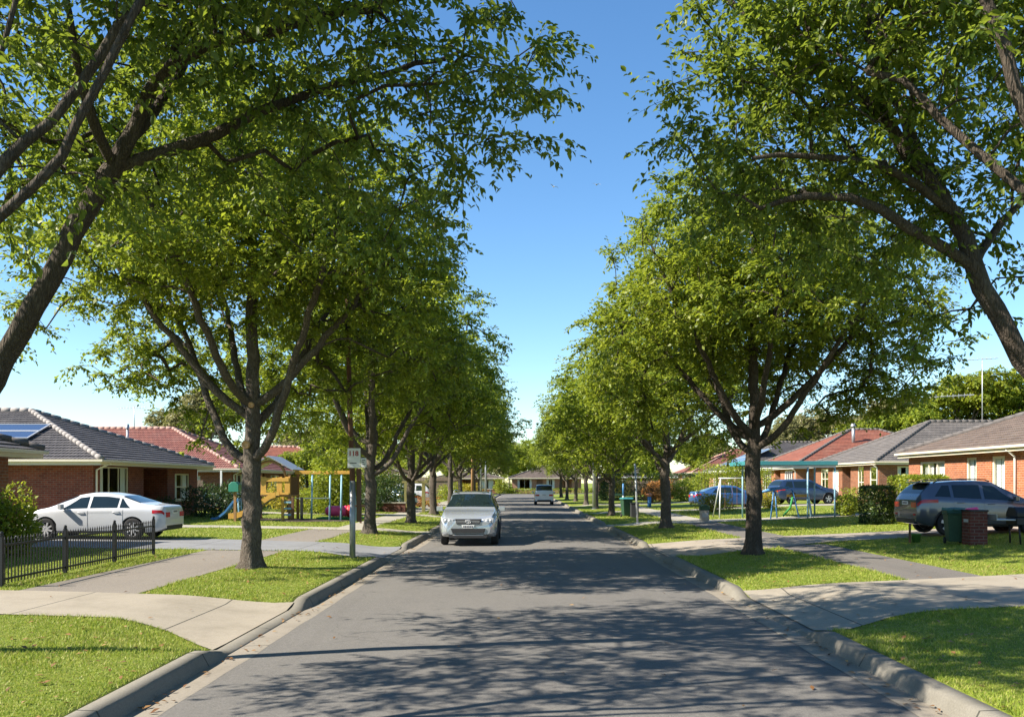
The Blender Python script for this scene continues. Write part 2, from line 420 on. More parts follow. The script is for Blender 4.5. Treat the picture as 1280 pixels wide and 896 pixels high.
ROAD_END = 137.0
def ground_z(X, Y):
    z = gz(X, Y)
    inr = (X > -LX[2] + .02) & (X < RX[2] - .02)
    n = .0 * np.sin(X * 1.3 + .4 * np.sin(Y * .7)) * np.sin(Y * .9 + 1.2) * sstep((np.abs(X) - 4.4) / 1.5) * (np.abs(X) < 40)
    return np.where(inr, np.where(Y < ROAD_END + .5, -.06, .10), z + n)
xs = np.array([-600, -200, -80, -40, -30, -24, -20, -18, -16, -14, -12, -11, -10, -9, -8, -7.2, -6.5, -6, -5.5, -5, -4.6, -4.2, -3.9, -3.64, -3.6, -1, 1, 3.87, 3.91, 4.2, 4.6, 5, 5.5, 6, 6.5, 7.2, 8, 9, 10, 11, 12, 14, 16, 18, 20, 24, 30, 40, 80, 200, 600], float)
ys = np.concatenate([np.array([-80, -30, -10, -2]), np.arange(0, 60, .3), np.arange(60, 137.5, .6), np.array([138, 142, 150, 170, 200, 300, 600, 1500])])
grid_sheet('ground', xs, ys, ground_z, MAT['grass'])

def road_z(X, Y): return .05 * (1 - (X / 3.4) ** 2).clip(0) * 0.6 + .12 * sstep((Y - 130) / 7)
ysr = np.concatenate([np.arange(-12, 60, 1.0), np.arange(60, ROAD_END + .1, 2.2)])
grid_sheet('road', np.linspace(-LX[0], RX[0], 13), ysr, road_z, MAT['asphalt'])
o = grid_sheet('cross_street', np.linspace(-60, 60, 40), np.linspace(ROAD_END, 143, 4), lambda X, Y: gz(X, Y) + .03, MAT['asphalt'])

def sweep(name, prof, side, ys, mat):
    """prof(y) -> list of (|x|, z); swept along the street"""
    P = [prof(y) for y in ys]; k = len(P[0])
    V = np.array([[(side * a, y, b) for a, b in p] for p, y in zip(P, ys)]).reshape(-1, 3)
    i = np.arange(k - 1)[None, :] + k * np.arange(len(ys) - 1)[:, None]
    F = np.stack([i, i + 1, i + k + 1, i + k], -1).reshape(-1, 4)
    if side > 0: F = F[:, ::-1]
    return tag(np_mesh(name, V, F, mat), kind='structure')
yk = np.concatenate([np.arange(-12, 60, .2), np.arange(60, ROAD_END + .1, .6)])
for side, E in ((-1, LX), (1, RX)):
    wob = lambda y: .008 * math.sin(y * 1.7) + .006 * math.sin(y * 4.1 + 1)
    sweep('gutter', lambda y: [(E[0] - .02 + wob(y), .006), (E[0] + .02 + wob(y), .008), (E[1] + .01, -.004)], side, yk, MAT['gutter'])
    def kp(y):
        h = float(kh(side, y)); j = wob(y * 1.3) * .8
        return [(E[1], -.03), (E[1] + .008, -.004), (E[1] + .03 + .03 * h / .135 + j, max(h - .03, .008)), (E[1] + .075 + j, h), (E[2] - .01, h + .006), (E[2] + .012, h - .03)]
    sweep('kerb', kp, side, yk, MAT['kerb'])

def strip(name, side, xs_, yn, yf, mat, dz=.012, n=9):
    """a driveway: xs_ are |x| stations with near and far edges"""
    xs2 = np.linspace(xs_[0], xs_[-1], max(12, int((xs_[-1] - xs_[0]) / .3)))
    a = np.interp(xs2, xs_, yn); b = np.interp(xs2, xs_, yf)
    T = np.linspace(0, 1, n)[None, :]
    Y = a[:, None] * (1 - T) + b[:, None] * T; X = side * xs2[:, None] + 0 * Y
    Z = gz(X, Y) + dz + .02 * 0
    V = np.stack([X, Y, Z], -1).reshape(-1, 3)
    i = np.arange(n - 1)[None, :] + n * np.arange(len(xs2) - 1)[:, None]
    F = np.stack([i, i + 1, i + n + 1, i + n], -1).reshape(-1, 4)
    if side > 0: F = F[:, ::-1]
    return tag(np_mesh(name, V, F, mat), kind='structure')

DRIVES = [  # side, |x| stations, near edge, far edge, material
    (-1, [3.62, 4.0, 4.6, 5.4, 7.5, 22], [10.3, 10.75, 11.35, 11.75, 11.9, 12.0], [14.0, 13.95, 14.0, 14.1, 14.3, 14.5], 'conc'),
    (-1, [3.62, 4.6, 6.0, 10, 15, 26], [22.4, 22.9, 23.1, 23.0, 23.2, 23.5], [26.5, 26.3, 26.5, 27.2, 27.6, 27.8], 'conc_blue'),
    (-1, [3.62, 4.6, 6, 9, 20], [32.8, 33.0, 33.1, 33.3, 33.6], [34.9, 34.7, 34.7, 35.0, 35.3], 'conc_pale'),
    (-1, [3.62, 4.6, 6, 9, 16], [47, 47.4, 47.6, 47.8, 48], [50, 49.6, 49.6, 50, 50.5], 'conc_pale'),
    (-1, [3.62, 4.6, 6, 9, 16], [66, 66.4, 66.6, 66.8, 67], [69, 68.6, 68.6, 69, 69.5], 'conc_pale'),
    (1, [3.9, 4.4, 5.2, 6.2, 7.4, 10, 22], [11.2, 11.75, 12.25, 12.5, 12.7, 12.9, 13.2], [15.5, 15.55, 15.75, 15.95, 16.2, 16.9, 17.6], 'conc'),
    (1, [3.9, 4.8, 6, 8.7, 11, 22], [22.6, 22.9, 23.3, 25.8, 26.9, 27.3], [27.2, 27.4, 27.9, 29.0, 29.8, 31.0], 'drive_brown'),
    (1, [3.9, 5, 7, 10, 20], [38.2, 38.4, 38.6, 40, 41], [40.8, 40.6, 40.9, 42.2, 43.2], 'conc_pale'),
    (1, [3.9, 5, 7, 10, 22], [53.2, 53.5, 53.7, 54.4, 56], [55.8, 55.6, 55.8, 56.6, 59.5], 'conc_pale'),
    (1, [3.9, 5, 7, 22], [70.2, 70.5, 70.7, 72], [72.8, 72.6, 72.8, 75], 'conc_pale'),
]
for s_, X_, N_, F_, m_ in DRIVES:
    strip('driveway', s_, X_, N_, F_, MAT[m_], .014)
PATHS = [(-1, 6.2, 8.2, 14.05, 22.98, 'path'), (-1, 6.2, 8.0, 26.45, 33.1, 'path'), (-1, 6.0, 7.3, 34.7, 47.6, 'conc_path'), (-1, 6.0, 7.3, 49.7, 66.6, 'conc_path'),
         (-1, 6.0, 7.3, 68.6, 130, 'conc_path'), (1, 7.1, 8.7, 16.1, 25.2, 'path_dark'), (1, 7.1, 8.7, 28.4, 39.3, 'path_dark'), (1, 7.1, 8.7, 41.4, 53.9, 'conc_path'), (1, 7.1, 8.7, 55.9, 70.8, 'conc_path')]
for s_, x0, x1, y0, y1, m_ in PATHS:
    n = max(8, int((y1 - y0) / .4)); ysn = np.linspace(y0, y1, n)
    q = grid_sheet('footpath', np.sort(np.array([s_ * x0, s_ * (x0 + x1) / 2, s_ * x1])), ysn, lambda X, Y: gz(X, Y) + .008, MAT[m_])

HOUSE_RECTS = [(-40, -13.9, 10, 24.1), (-40, -16.9, 34.9, 46.6), (17.2, 40, 20, 42)]
MULCH = [(-10.2, 40.4, 2.6, 1.6)]
def is_grass(x, y):
    m = np.ones(x.shape, bool); s = np.where(x < 0, -1, 1); ax = np.abs(x)
    m &= np.where(x < 0, ax > LX[2] + .02, ax > RX[2] + .02)
    for sd_, X_, N_, F_, _ in DRIVES:
        inside = (s == sd_) & (ax >= X_[0] - .1) & (ax <= X_[-1]) & (y > np.interp(ax, X_, N_) + .01) & (y < np.interp(ax, X_, F_) - .01)
        m &= ~inside
    for sd_, x0, x1, y0, y1, _ in PATHS:
        m &= ~((s == sd_) & (ax > x0 + .01) & (ax < x1 - .01) & (y > y0) & (y < y1))
    for a, b, c, d in HOUSE_RECTS: m &= ~((x > a) & (x < b) & (y > c) & (y < d))
    for a, b, c, d in MULCH: m &= ((x - a) / c) ** 2 + ((y - b) / d) ** 2 > 1
    return m

rng = np.random.default_rng(11)
def blades():
    PX, PY, S = [], [], []
    for y0, y1, dens in ((5.2, 9, 3000), (9, 14, 2200), (14, 20, 1300), (20, 28, 650), (28, 40, 300), (40, 62, 110)):
        xl = max(-17, -y1 * .68 - 1.0); xr = min(17.5, y1 * .64 + 1.0)
        n = int((xr - xl) * (y1 - y0) * dens)
        x = rng.uniform(xl, xr, n); y = rng.uniform(y0, y1, n)
        # lawn edges grow longer, the middle is mown
        k = is_grass(x, y) & (x > -y * .66 - .8) & (x < y * .62 + .8)
        PX.append(x[k]); PY.append(y[k]); S.append(np.full(k.sum(), max(1.0, (y0 + y1) / 2 / 13)))
    x = np.concatenate(PX); y = np.concatenate(PY); s = np.concatenate(S); n = len(x)
    edge = ~(is_grass(x + .12, y) & is_grass(x - .12, y) & is_grass(x, y + .12) & is_grass(x, y - .12))
    h = rng.uniform(.018, .042, n) * (1 + .35 * np.sin(x * 2.1 + 1.3 * np.sin(y * 1.7))) * np.where(edge, 1.35, 1) * s ** .35
    wd = rng.uniform(.004, .0075, n) * s ** .9
    a = rng.uniform(0, 2 * np.pi, n); b = rng.uniform(0, 2 * np.pi, n); lean = rng.uniform(.2, 1.1, n) * h
    z = ground_z(x, y) - .004
    P0 = np.stack([x - wd * np.cos(a), y - wd * np.sin(a), z], -1); P1 = np.stack([x + wd * np.cos(a), y + wd * np.sin(a), z], -1)
    P2 = np.stack([x + lean * np.cos(b), y + lean * np.sin(b), z + h], -1)
    V = np.stack([P0, P1, P2], 1).reshape(-1, 3)
    tag(np_mesh('grass', V, np.arange(3 * n).reshape(-1, 3), MAT['blade']), 'short green mown grass of the lawns and verges', 'grass', kind='stuff')
    print('blades', n)
blades()

def litter():
    n = 2300
    x = np.concatenate([rng.uniform(-9, -3.0, n // 2), rng.uniform(3.3, 10, n // 2)]); y = 5.5 + 30 * rng.random(n) ** 1.6
    gut = rng.random(n) < .10
    x = np.where(gut, np.where(x < 0, -rng.uniform(3.15, 3.42, n), rng.uniform(3.42, 3.66, n)), x)
    onroad = rng.random(n) < .025
    x = np.where(onroad & ~gut, rng.uniform(-3, 3.3, n), x)
    keep = is_grass(x, y) | gut | onroad | (rng.random(n) < .12)
    x, y = x[keep], y[keep]; n = len(x)
    lawn = (x < -LX[2]) | (x > RX[2])
    z = np.where(lawn, ground_z(x, y) + .028, road_z(x, y) + .018)
    a = rng.uniform(0, 6.28, n); L = rng.uniform(.025, .05, n); t = rng.uniform(-.4, .4, n)
    d = np.stack([np.cos(a), np.sin(a), t], -1); sdir = np.stack([-np.sin(a), np.cos(a), rng.uniform(-.3, .3, n)], -1)
    P = np.stack([x, y, z], -1)
    V = np.stack([P - d * L[:, None], P + sdir * L[:, None] * .5 + [0, 0, .008], P + d * L[:, None], P - sdir * L[:, None] * .5 + [0, 0, .006]], 1).reshape(-1, 3)
    tag(np_mesh('fallen_leaves', V, np.arange(4 * n).reshape(-1, 4), MAT['litter']), 'dry brown fallen leaves scattered over lawns and gutters', 'leaves', kind='stuff')
litter()

# ------------------------------------------------------------------ foliage and trees
def norm(a): return a / np.maximum(np.linalg.norm(a, axis=-1, keepdims=True), 1e-9)

def leaf_mesh(P, D, Nn, L, W, six):
    D = norm(D); S = norm(np.cross(D, Nn)); N2 = np.cross(S, D); L = L[:, None]; W = W[:, None]
    if six:
        V = np.stack([P, P + D * L * .28 - S * W * .46 + N2 * W * .16, P + D * L * .62 - S * W * .40 + N2 * W * .12, P + D * L - N2 * L * .14,
                      P + D * L * .62 + S * W * .40 + N2 * W * .12, P + D * L * .28 + S * W * .46 + N2 * W * .16], 1).reshape(-1, 3)
        i = 6 * np.arange(len(P))[:, None]
        F = np.concatenate([i + np.array([[0, 3, 2, 1]]), i + np.array([[0, 5, 4, 3]])])
    else:
        V = np.stack([P, P + D * L * .45 - S * W * .5 + N2 * W * .1, P + D * L - N2 * L * .1, P + D * L * .45 + S * W * .5 + N2 * W * .1], 1).reshape(-1, 3)
        F = np.arange(4 * len(P)).reshape(-1, 4)
    return V, F

def rand_dir(r, n): return norm(r.normal(size=(n, 3)))

def twigs_leaves(r, C, out, ntw, nl, tl, L, six, flat=.55, droop=.35):
    """C (k,3) cluster centres; each sends ntw twigs with nl leaves; returns leaf arrays and twig segments"""
    k = len(C); C2 = np.repeat(C, ntw, 0); O = np.repeat(out, ntw, 0); n = len(C2)
    d = rand_dir(r, n); d[:, 2] *= flat; d = norm(d + O * .35 + np.array([0, 0, -droop * .4]))
    ln = tl * r.uniform(.55, 1.2, n)
    T = (np.arange(nl)[None, :] + r.uniform(.2, 1.0, (n, nl))) / nl
    sag = -droop * .5 * (T ** 2) * ln[:, None]
    P = C2[:, None, :] + d[:, None, :] * (T * ln[:, None])[..., None]; P[..., 2] += sag
    side = norm(np.cross(d, np.array([0, 0, 1.0])) + 1e-6)
    sg = np.where(np.arange(nl) % 2 == 0, 1.0, -1.0)[None, :, None]
    D = d[:, None, :] * .55 + side[:, None, :] * sg * .75 + np.array([0, 0, -droop]) + r.normal(size=(n, nl, 3)) * .38
    Nn = np.array([0, 0, 1.0]) + r.normal(size=(n, nl, 3)) * .45
    P = P.reshape(-1, 3) + r.normal(size=(n * nl, 3)) * .02; D = D.reshape(-1, 3); Nn = Nn.reshape(-1, 3)
    Ls = L * r.uniform(.5, 1.35, len(P)); Ws = Ls * r.uniform(.42, .58, len(P))
    tips = C2 + d * ln[:, None]; tips[:, 2] -= droop * .5 * ln
    return (P, D, Nn, Ls, Ws), (C2, tips)

def catmull(pts, step=.25):
    P = [Vector(p) for p in pts]; Q = [P[0] * 2 - P[1]] + P + [P[-1] * 2 - P[-2]]; out = []
    for i in range(1, len(Q) - 2):
        n = max(1, int((Q[i + 1] - Q[i]).length / step))
        for j in range(n):
            t = j / n; a, b, c, d = Q[i - 1], Q[i], Q[i + 1], Q[i + 2]
            out.append(.5 * ((2 * b) + (c - a) * t + (2 * a - 5 * b + 4 * c - d) * t * t + (3 * b - a - 3 * c + d) * t ** 3))
    return out + [P[-1]]

def tree_meshes(mains, ell, nclu, trunk_r, seed, ntw=6, nl=12, tl=.6, L=.1, six=False, twig=True, hollow=None, mind=.35, shell=.45, droop=.35, tip_r=.007, wob=.04):
    """mains: list of (points, radius) limbs, the first is the trunk. Returns (wood V,F lists), (leaf V,F)"""
    r = np.random.default_rng(seed)
    pos, par, minr = [], [], []
    for pts, rad in mains:
        q = catmull(pts)
        if pos:
            A = np.array(pos); k = int(np.argmin(((A - np.array(q[0])) ** 2).sum(1)))
        else: k = -1
        tot = len(q)
        for i, p in enumerate(q):
            if i == 0 and k >= 0: continue
            s = wob * min(1, i / 6)
            pos.append((p.x + r.normal() * s * .5, p.y + r.normal() * s * .5, p.z + r.normal() * s * .3)); par.append(k); k = len(pos) - 1
            minr.append(rad * (1 - .72 * i / tot))
    # cluster centres in the crown envelope
    vol = np.array([a[1][0] * a[1][1] * a[1][2] for a in ell]) * np.array([a[2] if len(a) > 2 else 1 for a in ell]); pr = vol / vol.sum(); C = np.zeros((0, 3)); O = np.zeros((0, 3)); tries = 0
    while len(C) < nclu and tries < nclu * 60:
        tries += 1
        e = ell[r.choice(len(ell), p=pr)]; d = rand_dir(r, 1)[0]; u = r.random() ** shell
        lump = 1 + .13 * math.sin(d[0] * 4.3 + seed) + .12 * math.sin(d[1] * 5.1 + 2 * seed) + .1 * math.sin(d[2] * 6 + d[0] * 5)
        p = np.array(e[0]) + d * np.array(e[1]) * u * lump
        if hollow and hollow(p): continue
        if len(C) and ((C - p) ** 2).sum(1).min() < (mind * r.uniform(.5, 1.2)) ** 2: continue
        C = np.vstack([C, p]); O = np.vstack([O, d])
    A = np.array(pos); dist = np.array([((A - c) ** 2).sum(1).min() for c in C]); order = np.argsort(dist)
    tipnodes = []
    for ci in order:
        c = C[ci]; A = np.array(pos); dv = A - c; dd = np.sqrt((dv ** 2).sum(1)); cost = dd + .9 * np.maximum(0, A[:, 2] - c[2] + .15) + np.where(A[:, 2] < mains[0][0][-1][2] * .0 + 1.6, 3, 0)
        k = int(np.argmin(cost)); a = A[k]; D = dd[k]; n = max(2, int(D / .3)); arch = r.uniform(.05, .2) * D
        for i in range(1, n + 1):
            t = i / n; p = a * (1 - t) + c * t; p = p + np.array([0, 0, arch * math.sin(math.pi * t)]) + (r.normal(size=3) * .05 * D * (t < 1))
            pos.append(tuple(p)); par.append(k); minr.append(0); k = len(pos) - 1
        tipnodes.append(k)
    N = len(pos); cnt = np.zeros(N)
    for k in tipnodes: cnt[k] += 1
    for k in range(N - 1, -1, -1):
        if par[k] >= 0: cnt[par[k]] += cnt[k]
    mr = np.array(minr); mr2 = mr.copy()
    rad = np.maximum(tip_r, trunk_r * np.sqrt(cnt / max(cnt[0], 1)) * .8); rad = np.maximum(rad, mr)
    kids = [[] for _ in range(N)]
    for k in range(N):
        if par[k] >= 0: kids[par[k]].append(k)
    for k in range(N):                                   # no child thicker than its parent
        if par[k] >= 0: rad[k] = min(rad[k], rad[par[k]])
    z0 = pos[0][2]
    WV, WF = [], []; nb = 0
    stack = [(0, -1)]
    P = np.array(pos)
    while stack:
        k, pa = stack.pop(); chain = [] if pa < 0 else [pa]; radii = [] if pa < 0 else [rad[k] * .98]
        while True:
            chain.append(k); radii.append(rad[k])
            if not kids[k]: break
            ks = sorted(kids[k], key=lambda q: -rad[q] - cnt[q] * 1e-6)
            for q in ks[1:]: stack.append((q, k))
            k = ks[0]
        pts = P[chain]; m = len(pts)
        if m < 2: continue
        rr = np.array(radii)
        if len(rr) > 4: rr = np.convolve(np.pad(rr, 1, mode='edge'), [.25, .5, .25], 'valid')
        if pa < 0: rr = rr * (1 + .75 * np.exp(-(pts[:, 2] - z0) / .16) + .12 * np.exp(-(pts[:, 2] - z0) / .8))
        ns = 16 if rr[0] > .11 else 9 if rr[0] > .05 else 6 if rr[0] > .02 else 4
        t = norm(np.gradient(pts, axis=0)); up = np.array([1.0, 0, 0]) if abs(t[0, 0]) < .9 else np.array([0, 1.0, 0])
        ang = 2 * np.pi * np.arange(ns) / ns; ca, sa = np.cos(ang)[:, None], np.sin(ang)[:, None]
        rings = []
        for i in range(m):
            a = up - t[i] * np.dot(up, t[i]); a /= max(np.linalg.norm(a), 1e-6); b = np.cross(t[i], a); up = a
            rf = rr[i] * np.ones((ns, 1))
            if rr[i] > .05:
                zz = pts[i, 2]
                rf = rf * (1 + .06 * np.sin(ang * 3 + zz * 2.1)[:, None] + .045 * np.sin(ang * 5 + zz * 5.3 + 1)[:, None] + r.normal(size=(ns, 1)) * .018)
                if pa < 0: rf = rf * (1 + .22 * np.exp(-(zz - z0) / .22) * np.sin(ang * 5 + seed)[:, None])
            rings.append(pts[i] + (a * ca + b * sa) * rf)
        V = np.concatenate(rings); i = np.arange(m - 1)[:, None] * ns; kx = np.arange(ns)[None, :]; k2 = (kx + 1) % ns
        F = np.stack([i + kx, i + k2, i + ns + k2, i + ns + kx], -1).reshape(-1, 4)
        WV.append(V); WF.append(F + nb); nb += len(V)
    (lp, ld, ln_, ll, lw), (ta, tb) = twigs_leaves(r, C, O, ntw, nl, tl, L, six, droop=droop)
    if twig:
        n = len(ta); off = rand_dir(r, n) * .004; off2 = rand_dir(r, n) * .004
        mid = (ta + tb) / 2 + np.array([0, 0, .03])
        V = np.stack([ta + off, ta - off, mid - off2 * .7, mid + off2 * .7, tb + off * .2, tb - off * .2], 1).reshape(-1, 3)
        i = 6 * np.arange(n)[:, None] + nb
        WV.append(V); WF.append(np.concatenate([i + np.array([[0, 1, 2, 3]]), i + np.array([[3, 2, 5, 4]])])); nb += len(V)
    return (np.concatenate(WV), np.concatenate(WF)), leaf_mesh(lp, ld, ln_, ll, lw, six)

def make_tree(name, label, cat, base, wood, leaf, bark, lm, group=None):
    root = thing(name, label, cat, base, group)
    b = Vector(base)
    np_mesh('trunk', wood[0] + np.array(b), wood[1], bark, root, smooth=True)
    np_mesh('crown', leaf[0] + np.array(b), leaf[1], lm, root)
    return root

def vase(H, Rr, fork, seed, nl=6, tilt=0.0, cz=None):
    """a street tree: a straight trunk, a leader and limbs rising from the fork; coordinates from its base"""
    r = random.Random(seed); tx = tilt
    mains = [([(0, 0, -.1), (.02, .0, fork * .5), (tx * .4, .02, fork), (tx * .7 + .06, -.05, fork + 1.2), (tx, .05, fork + 2.6), (tx + .05, .02, H * .86)], .20)]
    a0 = r.uniform(0, 6.28)
    for i in range(nl):
        a = a0 + 2 * math.pi * i / nl + r.uniform(-.3, .3); zs = fork + r.uniform(-.35, .9); sp = Rr * r.uniform(.62, .82); top = H * r.uniform(.66, .84)
        ca, sa = math.cos(a), math.sin(a)
        mains.append(([(tx * .4 * zs / fork, 0, zs), (ca * sp * .22, sa * sp * .22, zs + .55), (ca * sp * .48, sa * sp * .48, zs + (top - zs) * .42), (ca * sp * .78, sa * sp * .78, zs + (top - zs) * .75), (ca * sp, sa * sp, top)], .095))
    mid = fork + (H - fork) * .47
    ell = [((tx, 0, mid), (Rr, Rr, (H - fork) * .50)), ((tx * 1.5, 0, H * .80), (Rr * .55, Rr * .55, H * .2))]
    for i in range(5):
        a = i * 1.26 + r.uniform(-.3, .3); ell.append(((math.cos(a) * Rr * .72, math.sin(a) * Rr * .72, fork + r.uniform(1.8, 2.7)), (Rr * .30, Rr * .30, .75)))
    hollow = lambda p: (p[2] < fork + 2.6 and math.hypot(p[0], p[1]) < Rr * .58) or p[2] < fork + .1 or (p[1] < -.2 and p[2] < fork + 3.0 and abs(p[0]) < Rr * .72)
    return mains, ell, hollow

def rel(base, pts): b = Vector(base); return [tuple(Vector(p) - b) for p in pts]
def near_tree(base, mains, ell, label, seed, nclu, trunk_r, hollow=None, **kw):
    B = Vector(base)
    M_ = [(rel(base, p), r_) for p, r_ in mains]
    E_ = [((e[0][0] - B.x, e[0][1] - B.y, e[0][2] - B.z), e[1], *e[2:]) for e in ell]
    h2 = (lambda p: hollow(p + np.array(B))) if hollow else None
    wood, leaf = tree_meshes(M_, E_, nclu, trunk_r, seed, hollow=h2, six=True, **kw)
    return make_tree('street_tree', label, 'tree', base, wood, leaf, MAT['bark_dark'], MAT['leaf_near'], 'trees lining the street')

# near left tree whose leaning trunk enters at the left edge
b = (-6.6, 9.2, g(-6.6, 9.2))
fork = at(146, 208, 9.3)
near_tree(b, [
    ([b, (-6.25, 9.25, 1.3), (-5.75, 9.3, 2.75), at(28, 415, 9.3), at(92, 292, 9.3), fork, at(168, 150, 9.3), at(200, 92, 9.35), at(236, 40, 9.5), at(290, -60, 9.8), at(330, -180, 10)], .118),
    ([at(198, 95, 9.35), at(228, 74, 9.3), at(270, 50, 9.3), at(330, 40, 9.3), at(400, 20, 9.4), at(490, 2, 9.5), at(580, -30, 9.7)], .085),
    ([fork, at(192, 194, 9.5), at(270, 168, 9.8), at(337, 135, 10.1), at(412, 110, 10.4), at(490, 90, 10.7), at(575, 66, 11)], .075),
    ([at(160, 178, 9.3), at(188, 145, 9.7), at(222, 96, 10.2), at(250, 30, 10.8), at(280, -60, 11.2)], .065),
    ([at(146, 205, 9.3), at(120, 160, 8.9), at(100, 90, 8.6), at(80, -20, 8.3)], .06),
], [((-3.9, 9.6, 8.3), (4.0, 3.1, 3.0)), ((-2.2, 10.0, 6.6), (2.9, 2.0, 1.7), 1.3), ((-.75, 9.7, 6.2), (1.2, 1.6, 1.15), 1.4), ((-6.3, 10.3, 6.4), (1.9, 1.5, 1.5)), ((-5.2, 9.6, 5.9), (1.3, 1.6, 1.1))],
    'near street tree whose dark leaning trunk crosses the left edge and forks into long boughs', 3, 460, .135, ntw=7, nl=16, tl=.62, L=.092, mind=.40, hollow=lambda p: p[1] < 6.6 or (p[1] < 9.2 and p[2] < 6.3 and p[0] > -5))
# second, nearer left tree
b = (-6.2, 6.2, g(-6.2, 6.2))
near_tree(b, [
    ([b, (-5.6, 6.2, 1.4), (-4.6, 6.3, 2.9), at(0, 270, 6.3), at(50, 232, 6.3), at(90, 154, 6.3), at(124, 97, 6.3), at(157, 37, 6.3), at(195, -40, 6.4), at(230, -160, 6.6)], .07),
    ([(-4.6, 6.3, 2.9), at(-30, 250, 6.8), at(56, 150, 7.0), at(124, 67, 7.2), at(200, -30, 7.4), at(260, -160, 7.6)], .042),
    ([(-5.0, 6.25, 2.3), (-4.6, 6.0, 3.8), at(5, 60, 6.0), at(14, -40, 6.0)], .05),
], [((-4.0, 6.9, 7.6), (2.6, 1.9, 2.3)), ((-6.8, 6.9, 5.6), (1.8, 1.7, 1.6)), ((-2.6, 7.2, 6.9), (1.6, 1.5, 1.2)), ((-4.1, 6.7, 4.9), (.9, 1.0, .9), .8)],
    'dark slanting street tree at the top left corner, nearer than the long boughed tree', 5, 260, .075, ntw=7, nl=14, tl=.55, L=.085, mind=.4, hollow=lambda p: p[1] < 5.5 or (p[0] > -2.6 and p[2] < 5.4))
# near right tree
b = (6.95, 9.6, g(6.95, 9.6))
near_tree(b, [
    ([b, (6.7, 9.6, 1.2), (6.1, 9.55, 2.3), at(1281, 448, 9.5), at(1216, 334, 9.5), at(1190, 270, 9.5), at(1160, 225, 9.55), at(1125, 178, 9.6), at(1104, 120, 9.7), at(1085, 40, 9.8), at(1060, -80, 10), at(1040, -190, 10)], .105),
    ([at(1213, 330, 9.5), at(1182, 311, 9.4), at(1137, 285, 9.3), at(1100, 262, 9.2), at(1062, 246, 9.2), at(1010, 243, 9.2), at(950, 262, 9.3)], .07),
    ([at(1176, 248, 9.5), at(1122, 217, 9.3), at(1062, 199, 9.2), at(1005, 193, 9.1), at(940, 200, 9.0)], .055),
    ([at(1200, 295, 9.5), at(1165, 215, 9.9), at(1140, 170, 10.3), at(1110, 90, 10.7), at(1080, -40, 11)], .085),
    ([at(1140, 196, 9.6), at(1080, 120, 9.8), at(1000, 70, 10), at(930, 20, 10.2), at(880, -50, 10.3)], .07),
    ([at(1216, 334, 9.5), at(1250, 280, 9.8), at(1300, 235, 10.1)], .05),
], [((4.7, 9.9, 7.8), (3.4, 2.5, 2.9)), ((3.6, 9.8, 5.9), (2.3, 1.9, 1.25), 1.3), ((2.3, 9.7, 6.4), (1.1, 1.3, 1.3), 1.3), ((3.9, 10.3, 5.3), (2.1, 1.0, .8), 1.5), ((6.4, 10.2, 5.5), (1.5, 1.2, 1.1), .7), ((4.95, 10.4, 4.1), (.35, .4, .75), 2.2)],
    'near street tree leaning in over the right edge of the photo with bare arching boughs', 8, 460, .125, ntw=7, nl=16, tl=.6, L=.090, mind=.40, hollow=lambda p: p[1] < 7.2 or p[0] < 1.75 or (p[1] < 9.1 and p[2] < 6.0))
b = (6.3, 7.4, g(6.3, 7.4))
near_tree(b, [
    ([b, (6.0, 7.4, 1.6), (5.3, 7.4, 3.3), at(1292, 160, 7.4), at(1266, 100, 7.4), at(1250, 60, 7.45), at(1234, 0, 7.5), at(1200, -100, 7.6), at(1180, -200, 7.7)], .085),
    ([(5.2, 7.4, 3.5), at(1282, 246, 7.7), at(1240, 202, 7.9), at(1194, 169, 8.1), at(1150, 120, 8.3), at(1090, 92, 8.5), at(1020, 60, 8.8)], .045),
], [((4.3, 7.7, 7.5), (1.9, 1.5, 2.1)), ((4.75, 7.9, 5.2), (.55, .8, .7), 1.2), ((3.3, 8.4, 6.6), (1.2, 1.1, .9), .8)],
    'brown street tree trunk at the top right corner behind sunlit leaves', 9, 130, .085, ntw=6, nl=13, tl=.5, L=.088, mind=.4, hollow=lambda p: p[1] < 6.6)

# the two trees in the middle distance
TREES = 'trees lining the street'
m_, e_, h_ = vase(10.1, 4.9, 2.55, 21, 7)
wood, leaf = tree_meshes(m_, e_, 1250, .235, 21, ntw=9, nl=15, tl=.52, L=.108, hollow=h_, mind=.33, shell=.4)
bx = (-5.72, 18.6); tL = make_tree('street_tree', 'street tree with two pruning scars on its thick trunk, left of the number sign pole', 'tree', (bx[0], bx[1], g(*bx) - .02), wood, leaf, MAT['bark'], MAT['leaf'], TREES)
for zc, rr_, an in ((2.62, .058, -.25), (3.45, .04, .15)):
    mb = MB(); mb.lathe([(rr_ * 1.5, -.03), (rr_ * 1.55, .02), (rr_ * 1.1, .045), (rr_, .03), (.0001, .028)], 14, (0, 0, 0))
    o = mb.build('pruning_scar', MAT['cut'], None, True); o.parent = tL
    o.data.transform(Matrix.Translation((an * .25 + .03, -.235 if zc < 3 else -.2, zc)) @ Matrix.Rotation(R(90), 4, 'X'))
m_, e_, h_ = vase(9.3, 4.7, 2.35, 33, 7)
wood, leaf = tree_meshes(m_, e_, 1200, .235, 34, ntw=9, nl=15, tl=.52, L=.108, hollow=h_, mind=.33, shell=.4)
bx = (5.86, 22.3); make_tree('street_tree', 'street tree with a dark straight trunk in front of the metal swing frame', 'tree', (bx[0], bx[1], g(*bx) - .02), wood, leaf, MAT['bark_dark'], MAT['leaf'], TREES)

